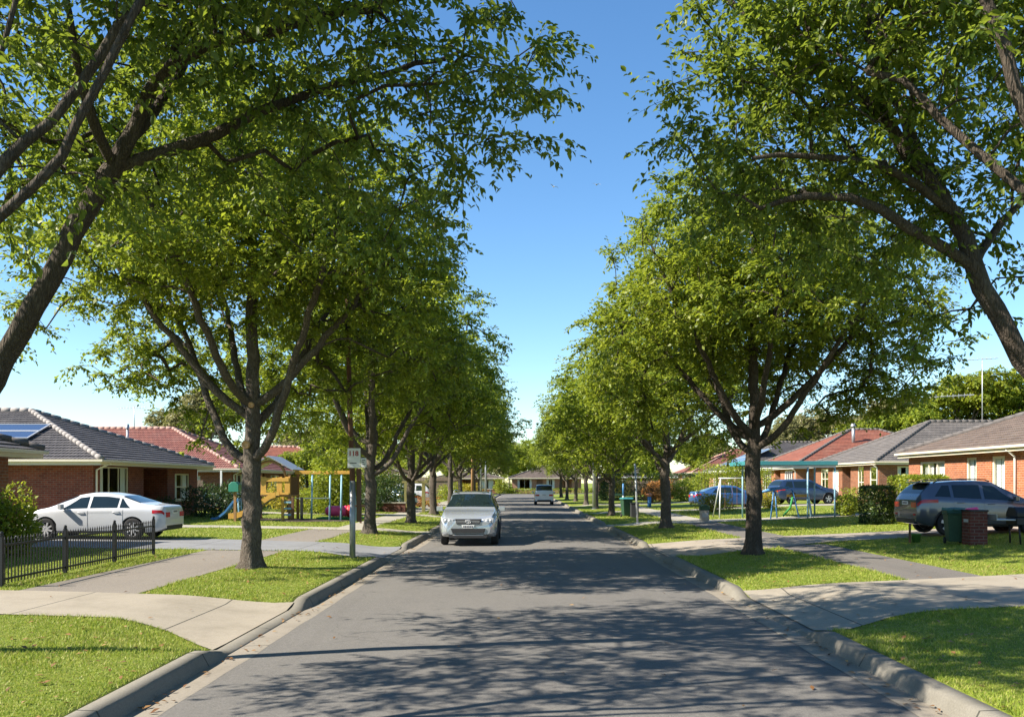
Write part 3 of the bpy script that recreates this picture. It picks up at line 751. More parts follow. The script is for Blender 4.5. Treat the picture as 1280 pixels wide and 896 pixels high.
# the rows behind share three trees
protos = []
for sd_, H_, R_, fk in ((51, 9.8, 4.8, 2.4), (64, 9.0, 4.4, 2.5), (77, 10.0, 4.7, 2.2)):
    m_, e_, h_ = vase(H_, R_, fk, sd_, 6)
    protos.append(tree_meshes(m_, e_, 900, .23, sd_, ntw=7, nl=12, tl=.56, L=.142, hollow=h_, mind=.4, twig=False, shell=.4))
ROW = [  # x, y, proto, scale, rotation, label
    (-5.4, 31.2, 0, 1.02, .3, 'street tree with a low fork just right of the number sign, beside the pale path'),
    (-5.0, 39.8, 2, .98, 2.1, 'street tree with a wide fork left of the silver car, before the low garden wall'),
    (-5.05, 50.5, 1, 1.08, 4.0, 'street tree trunk directly behind the left wing mirror of the silver car'),
    (-5.1, 63, 0, .98, 5.2, 'street tree rising behind the roof of the silver car, one trunk past the mirror'),
    (-5.3, 77, 2, .96, 1.2, 'slim far street tree between two thin poles in the left row'),
    (-5.0, 92, 1, 1.05, .8, 'second last street tree of the far left row before the end house'),
    (-5.2, 108, 0, 1.0, 3.3, 'last street tree of the left row, nearest the end house'),
    (5.75, 35, 1, 1.02, .9, 'street tree trunk in the middle of the right row beside the white marker post'),
    (5.05, 49.3, 0, .92, 2.9, 'dark street tree beside the green bin on the right verge'),
    (5.2, 61.5, 2, .84, 4.4, 'street tree with a grey lamp pole just against its trunk'),
    (5.35, 73, 1, .92, .2, 'far street tree with a reddish trunk, next past the grey lamp pole'),
    (5.3, 86, 0, .86, 1.9, 'far street tree with a low fork right of the parked van'),
    (5.0, 97, 2, .84, 5.5, 'thin far street tree second from the end of the right row'),
    (4.95, 110, 1, .92, 3.6, 'last street tree of the right row, nearest the van'),
]
first = {}
for x, y, pi, s, rz, lab in ROW:
    z = g(x, y) - .03
    if pi not in first:
        o = make_tree('street_tree', lab, 'tree', (x, y, z), protos[pi][0], protos[pi][1], MAT['bark'], MAT['leaf'], TREES); first[pi] = o
    else:
        o = copy_tree(first[pi]); o.location = (x, y, z); o['label'] = lab
    vz = 1 + .09 * math.sin(y * 2.3 + x); o.scale = (s * (1 + .06 * math.sin(y * 1.1)), s, s * vz); o.rotation_euler = (.025 * math.sin(y * 3), .025 * math.cos(y * 2), rz)

# gum trees and other trees behind the houses
def gum(H, Rr, seed, bushy=False):
    r = random.Random(seed); mains = [([(0, 0, 0), (.1, 0, H * .25), (.2, .1, H * .5), (.0, 0, H * .85)], .26)]; ell = []
    for i in range(8):
        a = i * .785 + r.uniform(-.3, .3); d = Rr * r.uniform(.35, .75); z = H * r.uniform(.42 if bushy else .52, .92)
        mains.append(([(0.1, 0, H * r.uniform(.2, .4)), (math.cos(a) * d * .5, math.sin(a) * d * .5, z * .75), (math.cos(a) * d, math.sin(a) * d, z)], .10))
        q = Rr * r.uniform(.30, .46); ell.append(((math.cos(a) * d, math.sin(a) * d, z), (q, q, q * .8)))
    ell.append(((0, 0, H * .85), (Rr * .4, Rr * .4, H * .15)))
    return tree_meshes(mains, ell, 520, .26, seed, ntw=6, nl=11, tl=.75, L=.28, mind=.42, twig=False, shell=.38, droop=.6)
G = [gum(11, 4.6, 3), gum(9.5, 4.8, 14, True)]
BACK = [  # x, y, proto, scale, material, label
    (-30.5, 84, 0, 1.0, 'leaf_gum', 'tall olive gum tree rising behind the red roofed house'),
    (-25.6, 100, 1, .86, 'leaf_gum', 'grey green gum tree behind the play tower roof'),
    (-21.6, 104, 0, .80, 'leaf_gum', 'olive gum tree between the red roof and the sign pole'),
    (-21, 120, 1, .9, 'leaf_gum', 'gum tree standing behind the bright round bush on the left'),
    (-58, 118, 1, .7, 'leaf_gum', 'small far gum tree behind the roof aerial on the left'),
    (-14, 112, 1, .75, 'leaf', 'leafy green garden tree behind the silver car on the left side'),
    (-17, 70, 1, .48, 'leaf', 'small garden tree behind the dark shrub beyond the left trees'),
    (32.3, 112, 0, .80, 'leaf_gum', 'olive gum tree seen through the limbs of the dark straight trunk'),
    (38.7, 116, 1, 1.18, 'leaf_gum', 'grey gum tree above the red tiled roof, left of the yellow green tree'),
    (42.5, 106, 1, 1.0, 'leaf_bright', 'yellow green tree rising behind the red roof with the flue'),
    (47.0, 114, 0, 1.15, 'leaf_gum', 'gum tree behind the yellow green tree on the right'),
    (41.8, 92, 1, 1.02, 'leaf', 'bushy tree behind the taupe roof, left of the tall aerial'),
    (46.3, 93, 0, 1.18, 'leaf_bright', 'bushy sunlit tree directly behind the tall aerial'),
    (52.0, 92, 1, 1.36, 'leaf', 'large bushy tree at the right edge behind the brown roof'),
    (34, 132, 1, .62, 'leaf_bright', 'low bright tree between the grey roof and the street tree on the right'),
    (17, 118, 1, .72, 'leaf', 'round garden tree behind the long hedge on the right'),
    (-6, 168, 1, .95, 'leaf_gum', 'gum tree behind the left end of the end house'),
    (5, 172, 0, .8, 'leaf_gum', 'gum tree behind the hip roof of the end house'),
    (-19, 128, 1, .68, 'leaf', 'leafy tree behind the brown paling fence, left of the far trunks'),
    (-26, 142, 1, .8, 'leaf_gum', 'gum tree behind the far brown roof on the left'),
    (-11.5, 136, 0, .62, 'leaf', 'small green tree at the far left corner of the cross street'),
    (15, 137, 1, .6, 'leaf_bright', 'small bright tree at the far right corner of the cross street'),
    (.6, 176, 1, 1.1, 'leaf', 'rounded green tree seen down the street above the end house roof'),
    (-2.6, 190, 0, 1.0, 'leaf_gum', 'pale gum tree in the gap at the far end of the street'),
    (24, 119, 1, .78, 'leaf', 'green garden tree behind the pale red far roof on the right'),
    (30, 136, 0, .8, 'leaf_gum', 'gum tree peeping over the grey roof with solar panels on the right'),
    (14, 165, 1, .9, 'leaf', 'green tree behind the right end of the end house'),
    (-14, 160, 0, .85, 'leaf', 'tall green tree left of the end house'),
]
gf = {}
for x, y, pi, s, mn, lab in BACK:
    z = g(x, y) - .03; key = (pi, mn)
    if key not in gf: o = make_tree('garden_tree', lab, 'tree', (x, y, z), G[pi][0], G[pi][1], MAT['bark_pale'] if mn == 'leaf_gum' else MAT['bark'], MAT[mn], 'trees behind the houses'); gf[key] = o
    else: o = copy_tree(gf[key]); o.location = (x, y, z); o['label'] = lab
    o.scale = (s, s, s); o.rotation_euler = (0, 0, (x * 1.7) % 6.28)

def shrub(name, label, cat, c, rad, n, L, mn, shape='ball', group=None, stem=True, seed=None):
    """a bush or hedge: leaves through its volume over a few stems"""
    r = np.random.default_rng(seed if seed is not None else int(abs(c[0] * 31 + c[1] * 7) * 10))
    root = thing(name, label, cat, c, group); rx, ry, h = rad
    if shape == 'box':
        p = r.uniform(-1, 1, (n, 3)); ax = r.integers(0, 3, n); sg = np.sign(p[np.arange(n), ax]); edge = r.random(n) < .85
        p[np.arange(n)[edge], ax[edge]] = sg[edge] * r.uniform(.88, 1.03, edge.sum())
        out = np.zeros((n, 3)); out[np.arange(n), ax] = sg; P = p * np.array([rx, ry, h / 2]) + np.array([0, 0, h / 2])
    else:
        d = rand_dir(r, n); u = r.random(n) ** .3; lump = 1 + .16 * np.sin(d[:, 0] * 4 + c[0]) + .14 * np.sin(d[:, 1] * 5 + c[1]) + .13 * np.sin(d[:, 2] * 6 + d[:, 0] * 4)
        if shape == 'egg': lump = 1 + .05 * np.sin(d[:, 0] * 7) + .05 * np.sin(d[:, 2] * 8)
        P = d * (u * lump)[:, None] * np.array([rx, ry, h * .52]) + np.array([0, 0, h * .5]); out = d
    P[:, 2] = np.maximum(P[:, 2], .02)
    D = out + r.normal(size=(n, 3)) * .6 + np.array([0, 0, .1]); Nn = out + r.normal(size=(n, 3)) * .5 + np.array([0, 0, .5])
    Ls = L * r.uniform(.6, 1.3, n)
    V, F = leaf_mesh(P, D, Nn, Ls, Ls * r.uniform(.45, .65, n), False)
    np_mesh('foliage', V + np.array(c), F, MAT[mn], root)
    mb = MB()
    for i in range(7):
        a = i * .9 + .3; q = .6
        mb.tube([(c[0] + .05 * math.cos(a), c[1] + .05 * math.sin(a), c[2] - .05), (c[0] + rx * q * .4 * math.cos(a), c[1] + ry * q * .4 * math.sin(a), c[2] + h * .4), (c[0] + rx * q * math.cos(a), c[1] + ry * q * math.sin(a), c[2] + h * .75)], [.03, .02, .008], 5)
    mb.build('stems', MAT['bark_dark'], root, True)
    return root

# ------------------------------------------------------------------ houses
def house(label, side, xw, y0, y1, depth, zg, eave, pitch, over, roofm, brick, ridge, street=(), near=(), trim='cream', group=None, name='brick_house', courses=True, loc_xy=None, dpu=.18):
    """side -1: left of the street, its street wall faces +X; side +1: right of the street, faces -X; side 0: end house, facing -Y (xw = x of its left end, y0 = front)."""
    if side == 0: xa, xb = xw, xw + depth
    else: xa, xb = (xw - depth, xw) if side < 0 else (xw, xw + depth)
    root = thing(name, label, 'house', ((xa + xb) / 2, (y0 + y1) / 2, zg), group)
    z0, z1 = zg - .25, zg + eave
    if side == 0:
        F = {'street': (Vector((xb, y0, 0)), Vector((-1, 0, 0)), xb - xa, Vector((0, -1, 0)))}
        F['near'] = (Vector((xa, y0, 0)), Vector((0, 1, 0)), y1 - y0, Vector((-1, 0, 0)))
        rest = [(Vector((xa, y1, 0)), Vector((1, 0, 0)), xb - xa, Vector((0, 1, 0))), (Vector((xb, y0, 0)), Vector((0, 1, 0)), y1 - y0, Vector((1, 0, 0)))]
    else:
        n = Vector((-side, 0, 0))
        F = {'street': (Vector((xw, y0, 0)), Vector((0, 1, 0)), y1 - y0, n), 'near': (Vector((xw, y0, 0)), Vector((side, 0, 0)), depth, Vector((0, -1, 0)))}
        xo = xa if side < 0 else xb
        rest = [(Vector((xa, y1, 0)), Vector((1, 0, 0)), depth, Vector((0, 1, 0))), (Vector((xo, y0, 0)), Vector((0, 1, 0)), y1 - y0, -n)]
    wall = MB()
    def P(f, u, z, d): return f[0] + f[1] * u + Vector((0, 0, z)) - f[3] * d
    def ubox(mb, f, u0, u1, za, zb, d0, d1):
        v = [P(f, u, z, d) for z in (za, zb) for d in (d0, d1) for u in (u0, u1)]
        mb.add(v, [(0, 2, 3, 1), (4, 5, 7, 6), (0, 1, 5, 4), (2, 6, 7, 3), (0, 4, 6, 2), (1, 3, 7, 5)])
    def face(f, ops):
        us = sorted({0, f[2]} | {q for o in ops for q in (o[1], o[2])}); zs = sorted({z0, z1} | {zg + q for o in ops for q in (o[3], o[4])})
        for i in range(len(us) - 1):
            for j in range(len(zs) - 1):
                um, zm = (us[i] + us[i + 1]) / 2, (zs[j] + zs[j + 1]) / 2
                if any(o[1] < um < o[2] and zg + o[3] < zm < zg + o[4] for o in ops): continue
                wall.quad(P(f, us[i], zs[j], 0), P(f, us[i + 1], zs[j], 0), P(f, us[i + 1], zs[j + 1], 0), P(f, us[i], zs[j + 1], 0))
        for o in ops:
            a, b_, c, d = o[1], o[2], zg + o[3], zg + o[4]; dp = o[5] if o[0] == 'porch' else .12
            wall.quad(P(f, a, c, 0), P(f, a, d, 0), P(f, a, d, dp), P(f, a, c, dp)); wall.quad(P(f, b_, c, 0), P(f, b_, d, 0), P(f, b_, d, dp), P(f, b_, c, dp))
            wall.quad(P(f, a, c, 0), P(f, b_, c, 0), P(f, b_, c, dp), P(f, a, c, dp)); wall.quad(P(f, a, d, 0), P(f, b_, d, 0), P(f, b_, d, dp), P(f, a, d, dp))
            if o[0] == 'porch': wall.quad(P(f, a, c, dp), P(f, b_, c, dp), P(f, b_, d, dp), P(f, a, d, dp))
    face(F['street'], street); face(F['near'], near)
    for f in rest: face(f, [])
    wo = wall.build('wall', MAT[brick], root, fix=False)
    for fk, ops in (('street', street), ('near', near)):
        f = F[fk]
        for o in ops:
            k, a, b_, c, d = o[0], o[1], o[2], zg + o[3], zg + o[4]
            if k in ('window', 'sash'):
                fr = MB(); t = .06 if trim == 'cream' and xw < 0 else .09
                for q in ((a, b_, c, c + t), (a, b_, d - t, d), (a, a + t, c + t, d - t), (b_ - t, b_, c + t, d - t)): ubox(fr, f, *q, .035, .10)
                nm = o[5] if len(o) > 5 else 2
                for i in range(1, nm):
                    u = a + (b_ - a) * i / nm; ubox(fr, f, u - .025, u + .025, c + t, d - t, .04, .095)
                if k == 'sash': ubox(fr, f, a + t, b_ - t, (c + d) / 2 - .03, (c + d) / 2 + .03, .041, .094)
                w_ = fr.build('window', MAT['white' if trim != 'cream' else 'cream'], root)
                pn = MB(); pn.quad(P(f, a + t, c + t, .065), P(f, b_ - t, c + t, .065), P(f, b_ - t, d - t, .065), P(f, a + t, d - t, .065)); pn.build('pane', MAT['clear'], w_, fix=False)
                sl = MB(); ubox(sl, f, a - .05, b_ + .05, c - .07, c - .004, -.05, .11); sl.build('sill', MAT['white' if trim != 'cream' else 'cream'], w_)
                rr = random.Random(int(a * 97 + c * 13 + xw * 7)); wdt = b_ - a; half = rr.uniform(.30, .44) if len(o) < 7 else o[6]
                for (ua, ub) in ((a + .02, a + wdt * half), (b_ - wdt * half, b_ - .02)):
                    cu = MB(); nn = max(6, int((ub - ua) / .05)); q = [(ua + (ub - ua) * i / nn, .135 + .025 * (i % 2)) for i in range(nn + 1)]
                    for i in range(nn): cu.quad(P(f, q[i][0], c + .05, q[i][1]), P(f, q[i + 1][0], c + .05, q[i + 1][1]), P(f, q[i + 1][0], d - .03, q[i + 1][1]), P(f, q[i][0], d - .03, q[i][1]))
                    cu.build('curtain', MAT['curtain'], w_, fix=False)
            elif k == 'door':
                dr = MB(); ubox(dr, f, a + .06, b_ - .06, c, d - .06, .06, .10)
                for q in ((a, a + .06, c, d), (b_ - .06, b_, c, d), (a + .06, b_ - .06, d - .06, d)): ubox(dr, f, *q, .02, .11)
                for (za, zb) in ((.12, .9), (1.0, 1.85)): ubox(dr, f, a + .2, b_ - .2, c + za, c + zb, .045, .062)
                dd = dr.build('door', MAT[o[5] if len(o) > 5 else 'white'], root, bevel=.008)
                h_ = MB(); h_.bar(P(f, a + .15, c + 1.0, .055), P(f, a + .15, c + 1.0, -.01), .02); h_.bar(P(f, a + .15, c + 1.0, -.01), P(f, a + .27, c + 1.0, -.01), .014); h_.build('handle', MAT['chrome'], dd)
            elif k == 'garage':
                dr = MB(); nn = 5
                for i in range(nn): ubox(dr, f, a + .01, b_ - .01, c + (d - c) * i / nn + .006, c + (d - c) * (i + 1) / nn - .006, .06 + .0 * i, .1)
                dr.build('garage_door', MAT['cream'], root, bevel=.01)
            elif k == 'porch':
                dp = o[5]; dr = MB(); um = a + .35; ubox(dr, f, um, um + .85, zg, zg + 2.05, dp - .09, dp - .012)
                ubox(dr, f, um + .15, um + .7, zg + .25, zg + 1.85, dp - .105, dp - .088)
                dd = dr.build('door', MAT['timber_dark'], root, bevel=.008); h_ = MB(); h_.lathe([(.03, 0), (.03, .05), (.001, .06)], 8, P(f, um + .75, zg + 1.0, dp - .15)); h_.build('handle', MAT['chrome'], dd)
    # roof
    ex0, ex1, ey0, ey1 = xa - over, xb + over, y0 - over, y1 + over; ze = z1 + .05
    W_, D_ = ex1 - ex0, ey1 - ey0; hr = min(W_, D_) / 2; tp = math.tan(R(pitch)); zr = ze + hr * tp
    if W_ >= D_: r0, r1 = Vector((ex0 + hr, (ey0 + ey1) / 2, zr)), Vector((ex1 - hr, (ey0 + ey1) / 2, zr))
    else: r0, r1 = Vector(((ex0 + ex1) / 2, ey0 + hr, zr)), Vector(((ex0 + ex1) / 2, ey1 - hr, zr))
    c00, c10, c11, c01 = [Vector((x, y, ze)) for x, y in ((ex0, ey0), (ex1, ey0), (ex1, ey1), (ex0, ey1))]
    if W_ >= D_: planes = [(c00, c10, r0, r1), (c10, c11, r1, r1), (c11, c01, r1, r0), (c01, c00, r0, r0)]
    else: planes = [(c00, c10, r0, r0), (c10, c11, r0, r1), (c11, c01, r1, r1), (c01, c00, r1, r0)]
    rf = MB()
    for a, b_, c, d in planes:
        nrm = (b_ - a).cross(c - a).normalized(); sl = hr * math.hypot(1, tp); n = max(4, int(round(sl / .33))) if courses else 8
        lift = nrm * .035; prev = None
        for i in range(n):
            t0, t1 = i / n, (i + 1) / n
            l0, l1, u0, u1 = a.lerp(c, t0), b_.lerp(d, t0), a.lerp(c, t1), b_.lerp(d, t1)
            rf.quad(l0 + lift, l1 + lift, u1, u0); rf.quad(l0 - lift * .2, l1 - lift * .2, l1 + lift, l0 + lift)
    ro = rf.build('roof', MAT[roofm], root, fix=False)
    rc = MB()
    for p, q in ((c00, r0), (c01, r0 if W_ >= D_ else r1), (c10, r1 if W_ >= D_ else r0), (c11, r1), (r0, r1)):
        L_ = (q - p).length
        if L_ < .2: continue
        n = max(2, int(L_ / .42)); rr = random.Random(n)
        for i in range(n):
            s = p.lerp(q, i / n); e = p.lerp(q, min(1, (i + 1.12) / n)); o_ = Vector((0, 0, .035 + rr.uniform(-.008, .008))); rc.tube([s + o_, e + o_], [.135, .105], 8)
    rc.build('ridge_cap', MAT[ridge], ro, True)
    gt = MB(); fs = MB(); gw = .11
    for (xA, xB, yA, yB) in ((ex0 - gw, ex1 + gw, ey0 - gw, ey0), (ex0 - gw, ex1 + gw, ey1, ey1 + gw), (ex0 - gw, ex0, ey0, ey1), (ex1, ex1 + gw, ey0, ey1)): gt.box(xA, xB, yA, yB, ze - .10, ze - .005)
    gt.build('gutter', MAT[trim], root, bevel=.012)
    for (xA, xB, yA, yB) in ((ex0, ex1, ey0, ey0 + .03), (ex0, ex1, ey1 - .03, ey1), (ex0, ex0 + .03, ey0 + .03, ey1 - .03), (ex1 - .03, ex1, ey0 + .03, ey1 - .03)): fs.box(xA, xB, yA, yB, ze - .22, ze - .03)
    fs.build('fascia', MAT[trim], root)
    so = MB(); so.box(ex0 + .03, ex1 - .03, ey0 + .03, ey1 - .03, ze - .17, ze - .15); so.build('eave_lining', MAT[trim], root)
    f = F['street']; u = dpu
    if side:
        dp_ = MB(); p = P(f, u, 0, -.06); dp_.tube([(p.x, p.y, zg), (p.x, p.y, z1 - .35), (p.x - side * (over - .05), p.y, z1 - .08)], .045, 8); dp_.build('downpipe', MAT['white'], root, True)
    root_info = dict(root=root, roof=ro, ridge=(r0, r1), ze=ze, tp=tp, ex=(ex0, ex1, ey0, ey1), wall=wo, F=F, P=P)
    return root_info

def flue(h, x, y, z, hgt=1.0, mat='galv', r=.11):
    mb = MB(); mb.tube([(x, y, z - .4), (x, y, z + hgt * .8)], r, 12); mb.lathe([(r * 1.7, hgt * .8), (r * 1.7, hgt * .82), (r * 1.2, hgt), (.001, hgt)], 12, (x, y, z)); mb.build('flue', MAT[mat], h['roof'], True)

def aerial(label, x, y, z, H, L, tilt=0.0, extra=None):
    """a television aerial on a mast, standing on a roof"""
    root = thing('tv_aerial', label, 'aerial', (x, y, z)); mb = MB(); mb.tube([(x, y, z - .3), (x, y, z + H)], [.035, .028], 8); mb.build('mast', MAT['galv'], root, True)
    def arr(zz, xa, xb, t):
        b2 = MB(); b2.bar((x + xa, y, zz - t), (x + xb, y, zz + t), .028); n = 9
        for i in range(n):
            q = xa + (xb - xa) * (i + .3) / n; l = .25 + .35 * i / n; zz2 = zz - t + 2 * t * (i + .3) / n
            b2.bar((x + q, y - l, zz2 + .03), (x + q, y + l, zz2 + .03), .010, 5); b2.bar((x + q, y, zz2 - .14), (x + q, y, zz2 + .16), .012, 5)
        b2.build('antenna', MAT['galv'], root)
    arr(z + H - .08, -L * .6, L * .4, tilt)
    if extra: arr(z + extra[0], extra[1], extra[2], extra[3])
    return root

HS = 'brick houses along the street'
zl = .34
hA = house('house at the left edge with charcoal tiles, only its near corner and eave in view', -1, -14.0, 11, 24.0, 10, zl, 2.5, 21, .62, 'tile_grey', 'brick_brown', 'ridge_dark',
           near=(), street=[('window', 1.5, 3.6, .9, 2.2), ('window', 7.0, 9.0, .9, 2.2), ('window', 10.6, 12.6, .55, 2.35, 2, .3)], group=HS)
hB = house('long red brick house with charcoal tiled hip roof and solar panels behind the white sedan', -1, -17.1, 35.1, 46.4, 19, zl, 2.52, 21, .62, 'tile_grey', 'brick_red', 'mortar',
           street=[('window', .6, 3.2, .62, 2.32, 3, .2), ('porch', 4.7, 7.4, -.1, 2.3, 1.7), ('sash', 8.3, 10.2, .8, 2.1)], group=HS)
hC = house('brick house with a salmon red tiled hip roof behind the thick scarred tree trunk', -1, -18.3, 55.6, 68, 18, zl, 2.5, 23, .62, 'tile_red', 'brick_brown', 'ridge_pink',
           street=[('window', .8, 3.0, .7, 2.2), ('porch', 4.2, 7, -.1, 2.3, 1.6), ('window', 8.6, 10.8, .7, 2.2)], near=[('window', 2, 4, .8, 2.1)], group=HS)
hD = house('brick house with a rusty red hip roof rising behind the play tower and swing', -1, -15.4, 75.6, 86, 13, zl, 2.4, 23, .6, 'tile_rust', 'brick_dark', 'ridge_pink',
           street=[('window', .8, 3.0, .7, 2.2), ('window', 6, 8, .7, 2.2)], near=[('window', 1.2, 3.6, .7, 2.2), ('window', 6, 8, .7, 2.1)], group=HS)
hE = house('far house with a brown roof half hidden behind the left tree row', -1, -13.5, 98, 111, 13, zl, 2.5, 23, .6, 'tile_brown', 'brick_tan', 'ridge_dark',
           street=[('window', 1.5, 3.5, .7, 2.2), ('window', 7, 9, .7, 2.2)], near=[('window', 1.5, 3.5, .7, 2.2)], group=HS)
zr_ = .62
h1 = house('orange brick house with a brown tiled roof behind the grey station wagon', 1, 17.6, 22.0, 40.0, 15, zr_ - .06, 2.72, 22, .36, 'tile_brown', 'brick_orange', 'ridge_dark',
           street=[('window', 2.2, 4.2, .5, 2.35), ('sash', 7.0, 8.4, .3, 2.4, 1, .45), ('window', 10.05, 10.95, .5, 2.42, 1, .47), ('sash', 12.05, 12.85, .1, 2.42, 1, .48), ('window', 14.6, 16.9, .42, 2.35, 3, .46)], trim='cream', group=HS, dpu=9.3)
h2 = house('brick house with a taupe hip roof and white front door right of the teal shelter', 1, 23.4, 57.6, 70, 17, .78, 2.56, 24.5, .4, 'tile_taupe', 'brick_brown', 'ridge_dark',
           street=[('sash', .4, 1.6, .5, 2.3, 1), ('sash', 2.6, 3.7, .15, 2.35, 2, .2), ('porch', 5.0, 6.6, 0, 2.3, 1.4), ('door', 7.4, 8.6, 0, 2.15), ('sash', 9.6, 11.2, .7, 2.3)],
           near=[('window', 1.2, 2.1, .6, 2.3, 1)], group=HS)
h3 = house('brick house with a red tiled roof and flue behind the teal shelter', 1, 23.0, 73.6, 88, 17, .78, 2.55, 24.5, .4, 'tile_rust', 'brick_orange', 'ridge_dark',
           street=[('window', 1.0, 3.4, .5, 2.3, 4, .4), ('porch', 4.6, 6.2, 0, 2.3, 1.4), ('window', 7.4, 10.4, .4, 2.35, 4, .45), ('window', 11.6, 13.4, .6, 2.3)], group=HS, trim='white')
h4 = house('low tan brick house with a grey tiled roof carrying dark solar panels on the right', 1, 22.8, 93.6, 107, 17, .78, 2.5, 24, .6, 'tile_grey', 'brick_tan', 'ridge_dark',
           street=[('window', 1.2, 3.6, .5, 2.3, 3, .45), ('porch', 5, 7, 0, 2.3, 1.4), ('window', 8.4, 11, .5, 2.3, 3, .45)], near=[('window', 1.2, 3.5, .5, 2.3, 3, .45)], group=HS, trim='white')
h5 = house('far right house with a pale red roof beyond the grey roofed one', 1, 22.4, 113, 126, 16, .78, 2.5, 24, .6, 'tile_red', 'brick_tan', 'ridge_pink',
           street=[('window', 1.2, 3.6, .5, 2.3, 2), ('window', 8, 10, .5, 2.3, 2)], near=[('window', 2, 4, .5, 2.3, 2)], group=HS)
h6 = house('end house facing down the street with a brown pyramid roof and wide window', 0, -1.6, 146, 157.5, 11.5, .45, 2.3, 19, .55, 'tile_brown', 'brick_tan', 'ridge_dark',
           street=[('window', 8.2, 10.6, .45, 2.1, 2, .15), ('door', 6.4, 7.4, 0, 2.05, 'timber_dark'), ('window', 4.4, 5.8, .45, 2.1, 2, .3), ('porch', 1.6, 3.6, 0, 2.2, 1.2)], group=HS)
h7 = house('low end house with a flat brown roof left of the pyramid roofed one', 0, -14.5, 147, 157, 11, .45, 2.25, 13, .5, 'tile_brown', 'brick_brown', 'ridge_dark',
           street=[('window', 1.2, 3.4, .5, 2.0, 2), ('porch', 4.6, 6.4, 0, 2.1, 1.2), ('window', 7.6, 9.6, .5, 2.0, 2)], group=HS)
h8 = house('end house at the far right with a grey roof behind the right tree row', 0, 13.5, 147, 158, 13, .5, 2.4, 20, .5, 'tile_taupe', 'brick_tan', 'ridge_dark',
           street=[('window', 1.2, 3.4, .5, 2.0, 2), ('porch', 5, 7, 0, 2.1, 1.2), ('window', 9, 11.4, .5, 2.0, 2)], group=HS, trim='white')

def roof_z(h, y): return h['ze'] + (y - h['ex'][2]) * h['tp']      # height of the roof plane facing the camera
flue(hB, -30.5, 40.75, hB['ridge'][0].z, .95, 'grey_steel', .13); flue(hB, -22.5, 45.0, hB['ze'] + (47.0 - 45.0) * hB['tp'] + .2, .7, 'grey_steel', .10)
flue(hC, -26.2, 58.5, roof_z(hC, 58.5), 1.5, 'grey_steel', .08)
flue(h3, 29.4, 78.0, roof_z(h3, 78.0) + .1, 1.6, 'grey_steel', .14)
aerial('small television aerial standing between the charcoal and salmon roofs', -27.2, 61.8, hC['ridge'][1].z, 1.55, 1.9, .02)
aerial('tall white television aerial with two arrays above the taupe roof on the right', 33.4, 63.8, h2['ridge'][0].z - .1, 4.7, 2.9, .09, (1.95, -4.3, -.6, .10))

def solar(h, label, x0, x1, s0, s1, nx=2, ny=2, face='near'):
    """framed solar panels lying on the roof plane"""
    root = None; ex0, ex1, ey0, ey1 = h['ex']; tp = h['tp']; n = Vector((0, -tp, 1)).normalized() if face == 'near' else Vector((-tp, 0, 1)).normalized()
    def Q(a, s, k): p = Vector((a, ey0 + s, h['ze'] + s * tp)) if face == 'near' else Vector((ex0 + s, a, h['ze'] + s * tp)); return p + n * k
    root = thing('solar_panel', label, 'solar panel', Q((x0 + x1) / 2, (s0 + s1) / 2, .1))
    for i in range(nx):
        for j in range(ny):
            a0, a1 = x0 + (x1 - x0) * i / nx + .02, x0 + (x1 - x0) * (i + 1) / nx - .02; b0, b1 = s0 + (s1 - s0) * j / ny + .02, s0 + (s1 - s0) * (j + 1) / ny - .02
            f = MB(); e = .05
            def slab(mb, p0, p1, q0, q1, k0, k1):
                v = [Q(a, s, k) for k in (k0, k1) for s in (q0, q1) for a in (p0, p1)]; mb.add(v, [(0, 2, 3, 1), (4, 5, 7, 6), (0, 1, 5, 4), (2, 6, 7, 3), (0, 4, 6, 2), (1, 3, 7, 5)])
            for q in ((a0, a1, b0, b0 + e), (a0, a1, b1 - e, b1), (a0, a0 + e, b0 + e, b1 - e), (a1 - e, a1, b0 + e, b1 - e)): slab(f, *q, .10, .15)
            fo = f.build('frame', MAT['galv'], root); c_ = MB(); slab(c_, a0 + e, a1 - e, b0 + e, b1 - e, .105, .135); c_.build('cell', MAT['solar'], fo)
solar(hB, 'blue solar panels in silver frames on the charcoal roof at the left', -27.4, -20.5, 2.1, 3.95, 3, 2)
solar(h4, 'dark solar panels on the grey roof beyond the yellow green bushes', 96, 104, 1.2, 5.2, 3, 2, 'street')
# veranda in front of the salmon roofed house
vr = thing('veranda_rail', 'pale veranda posts and railing in front of the salmon roofed house', 'railing', (-17.4, 54.2, .33))
mb = MB()
for i in range(4): mb.box(-17.0 - i * 1.5, -16.9 - i * 1.5, 54.0, 54.1, .3, 2.75)
mb.build('post', MAT['white'], vr)
mb = MB(); mb.box(-21.6, -16.95, 54.02, 54.08, 1.28, 1.36); mb.box(-21.6, -16.95, 54.02, 54.08, .5, .56)
for i in range(38): mb.box(-21.55 + i * .12, -21.52 + i * .12, 54.035, 54.065, .56, 1.28)
mb.build('balustrade', MAT['paleblue'], vr)

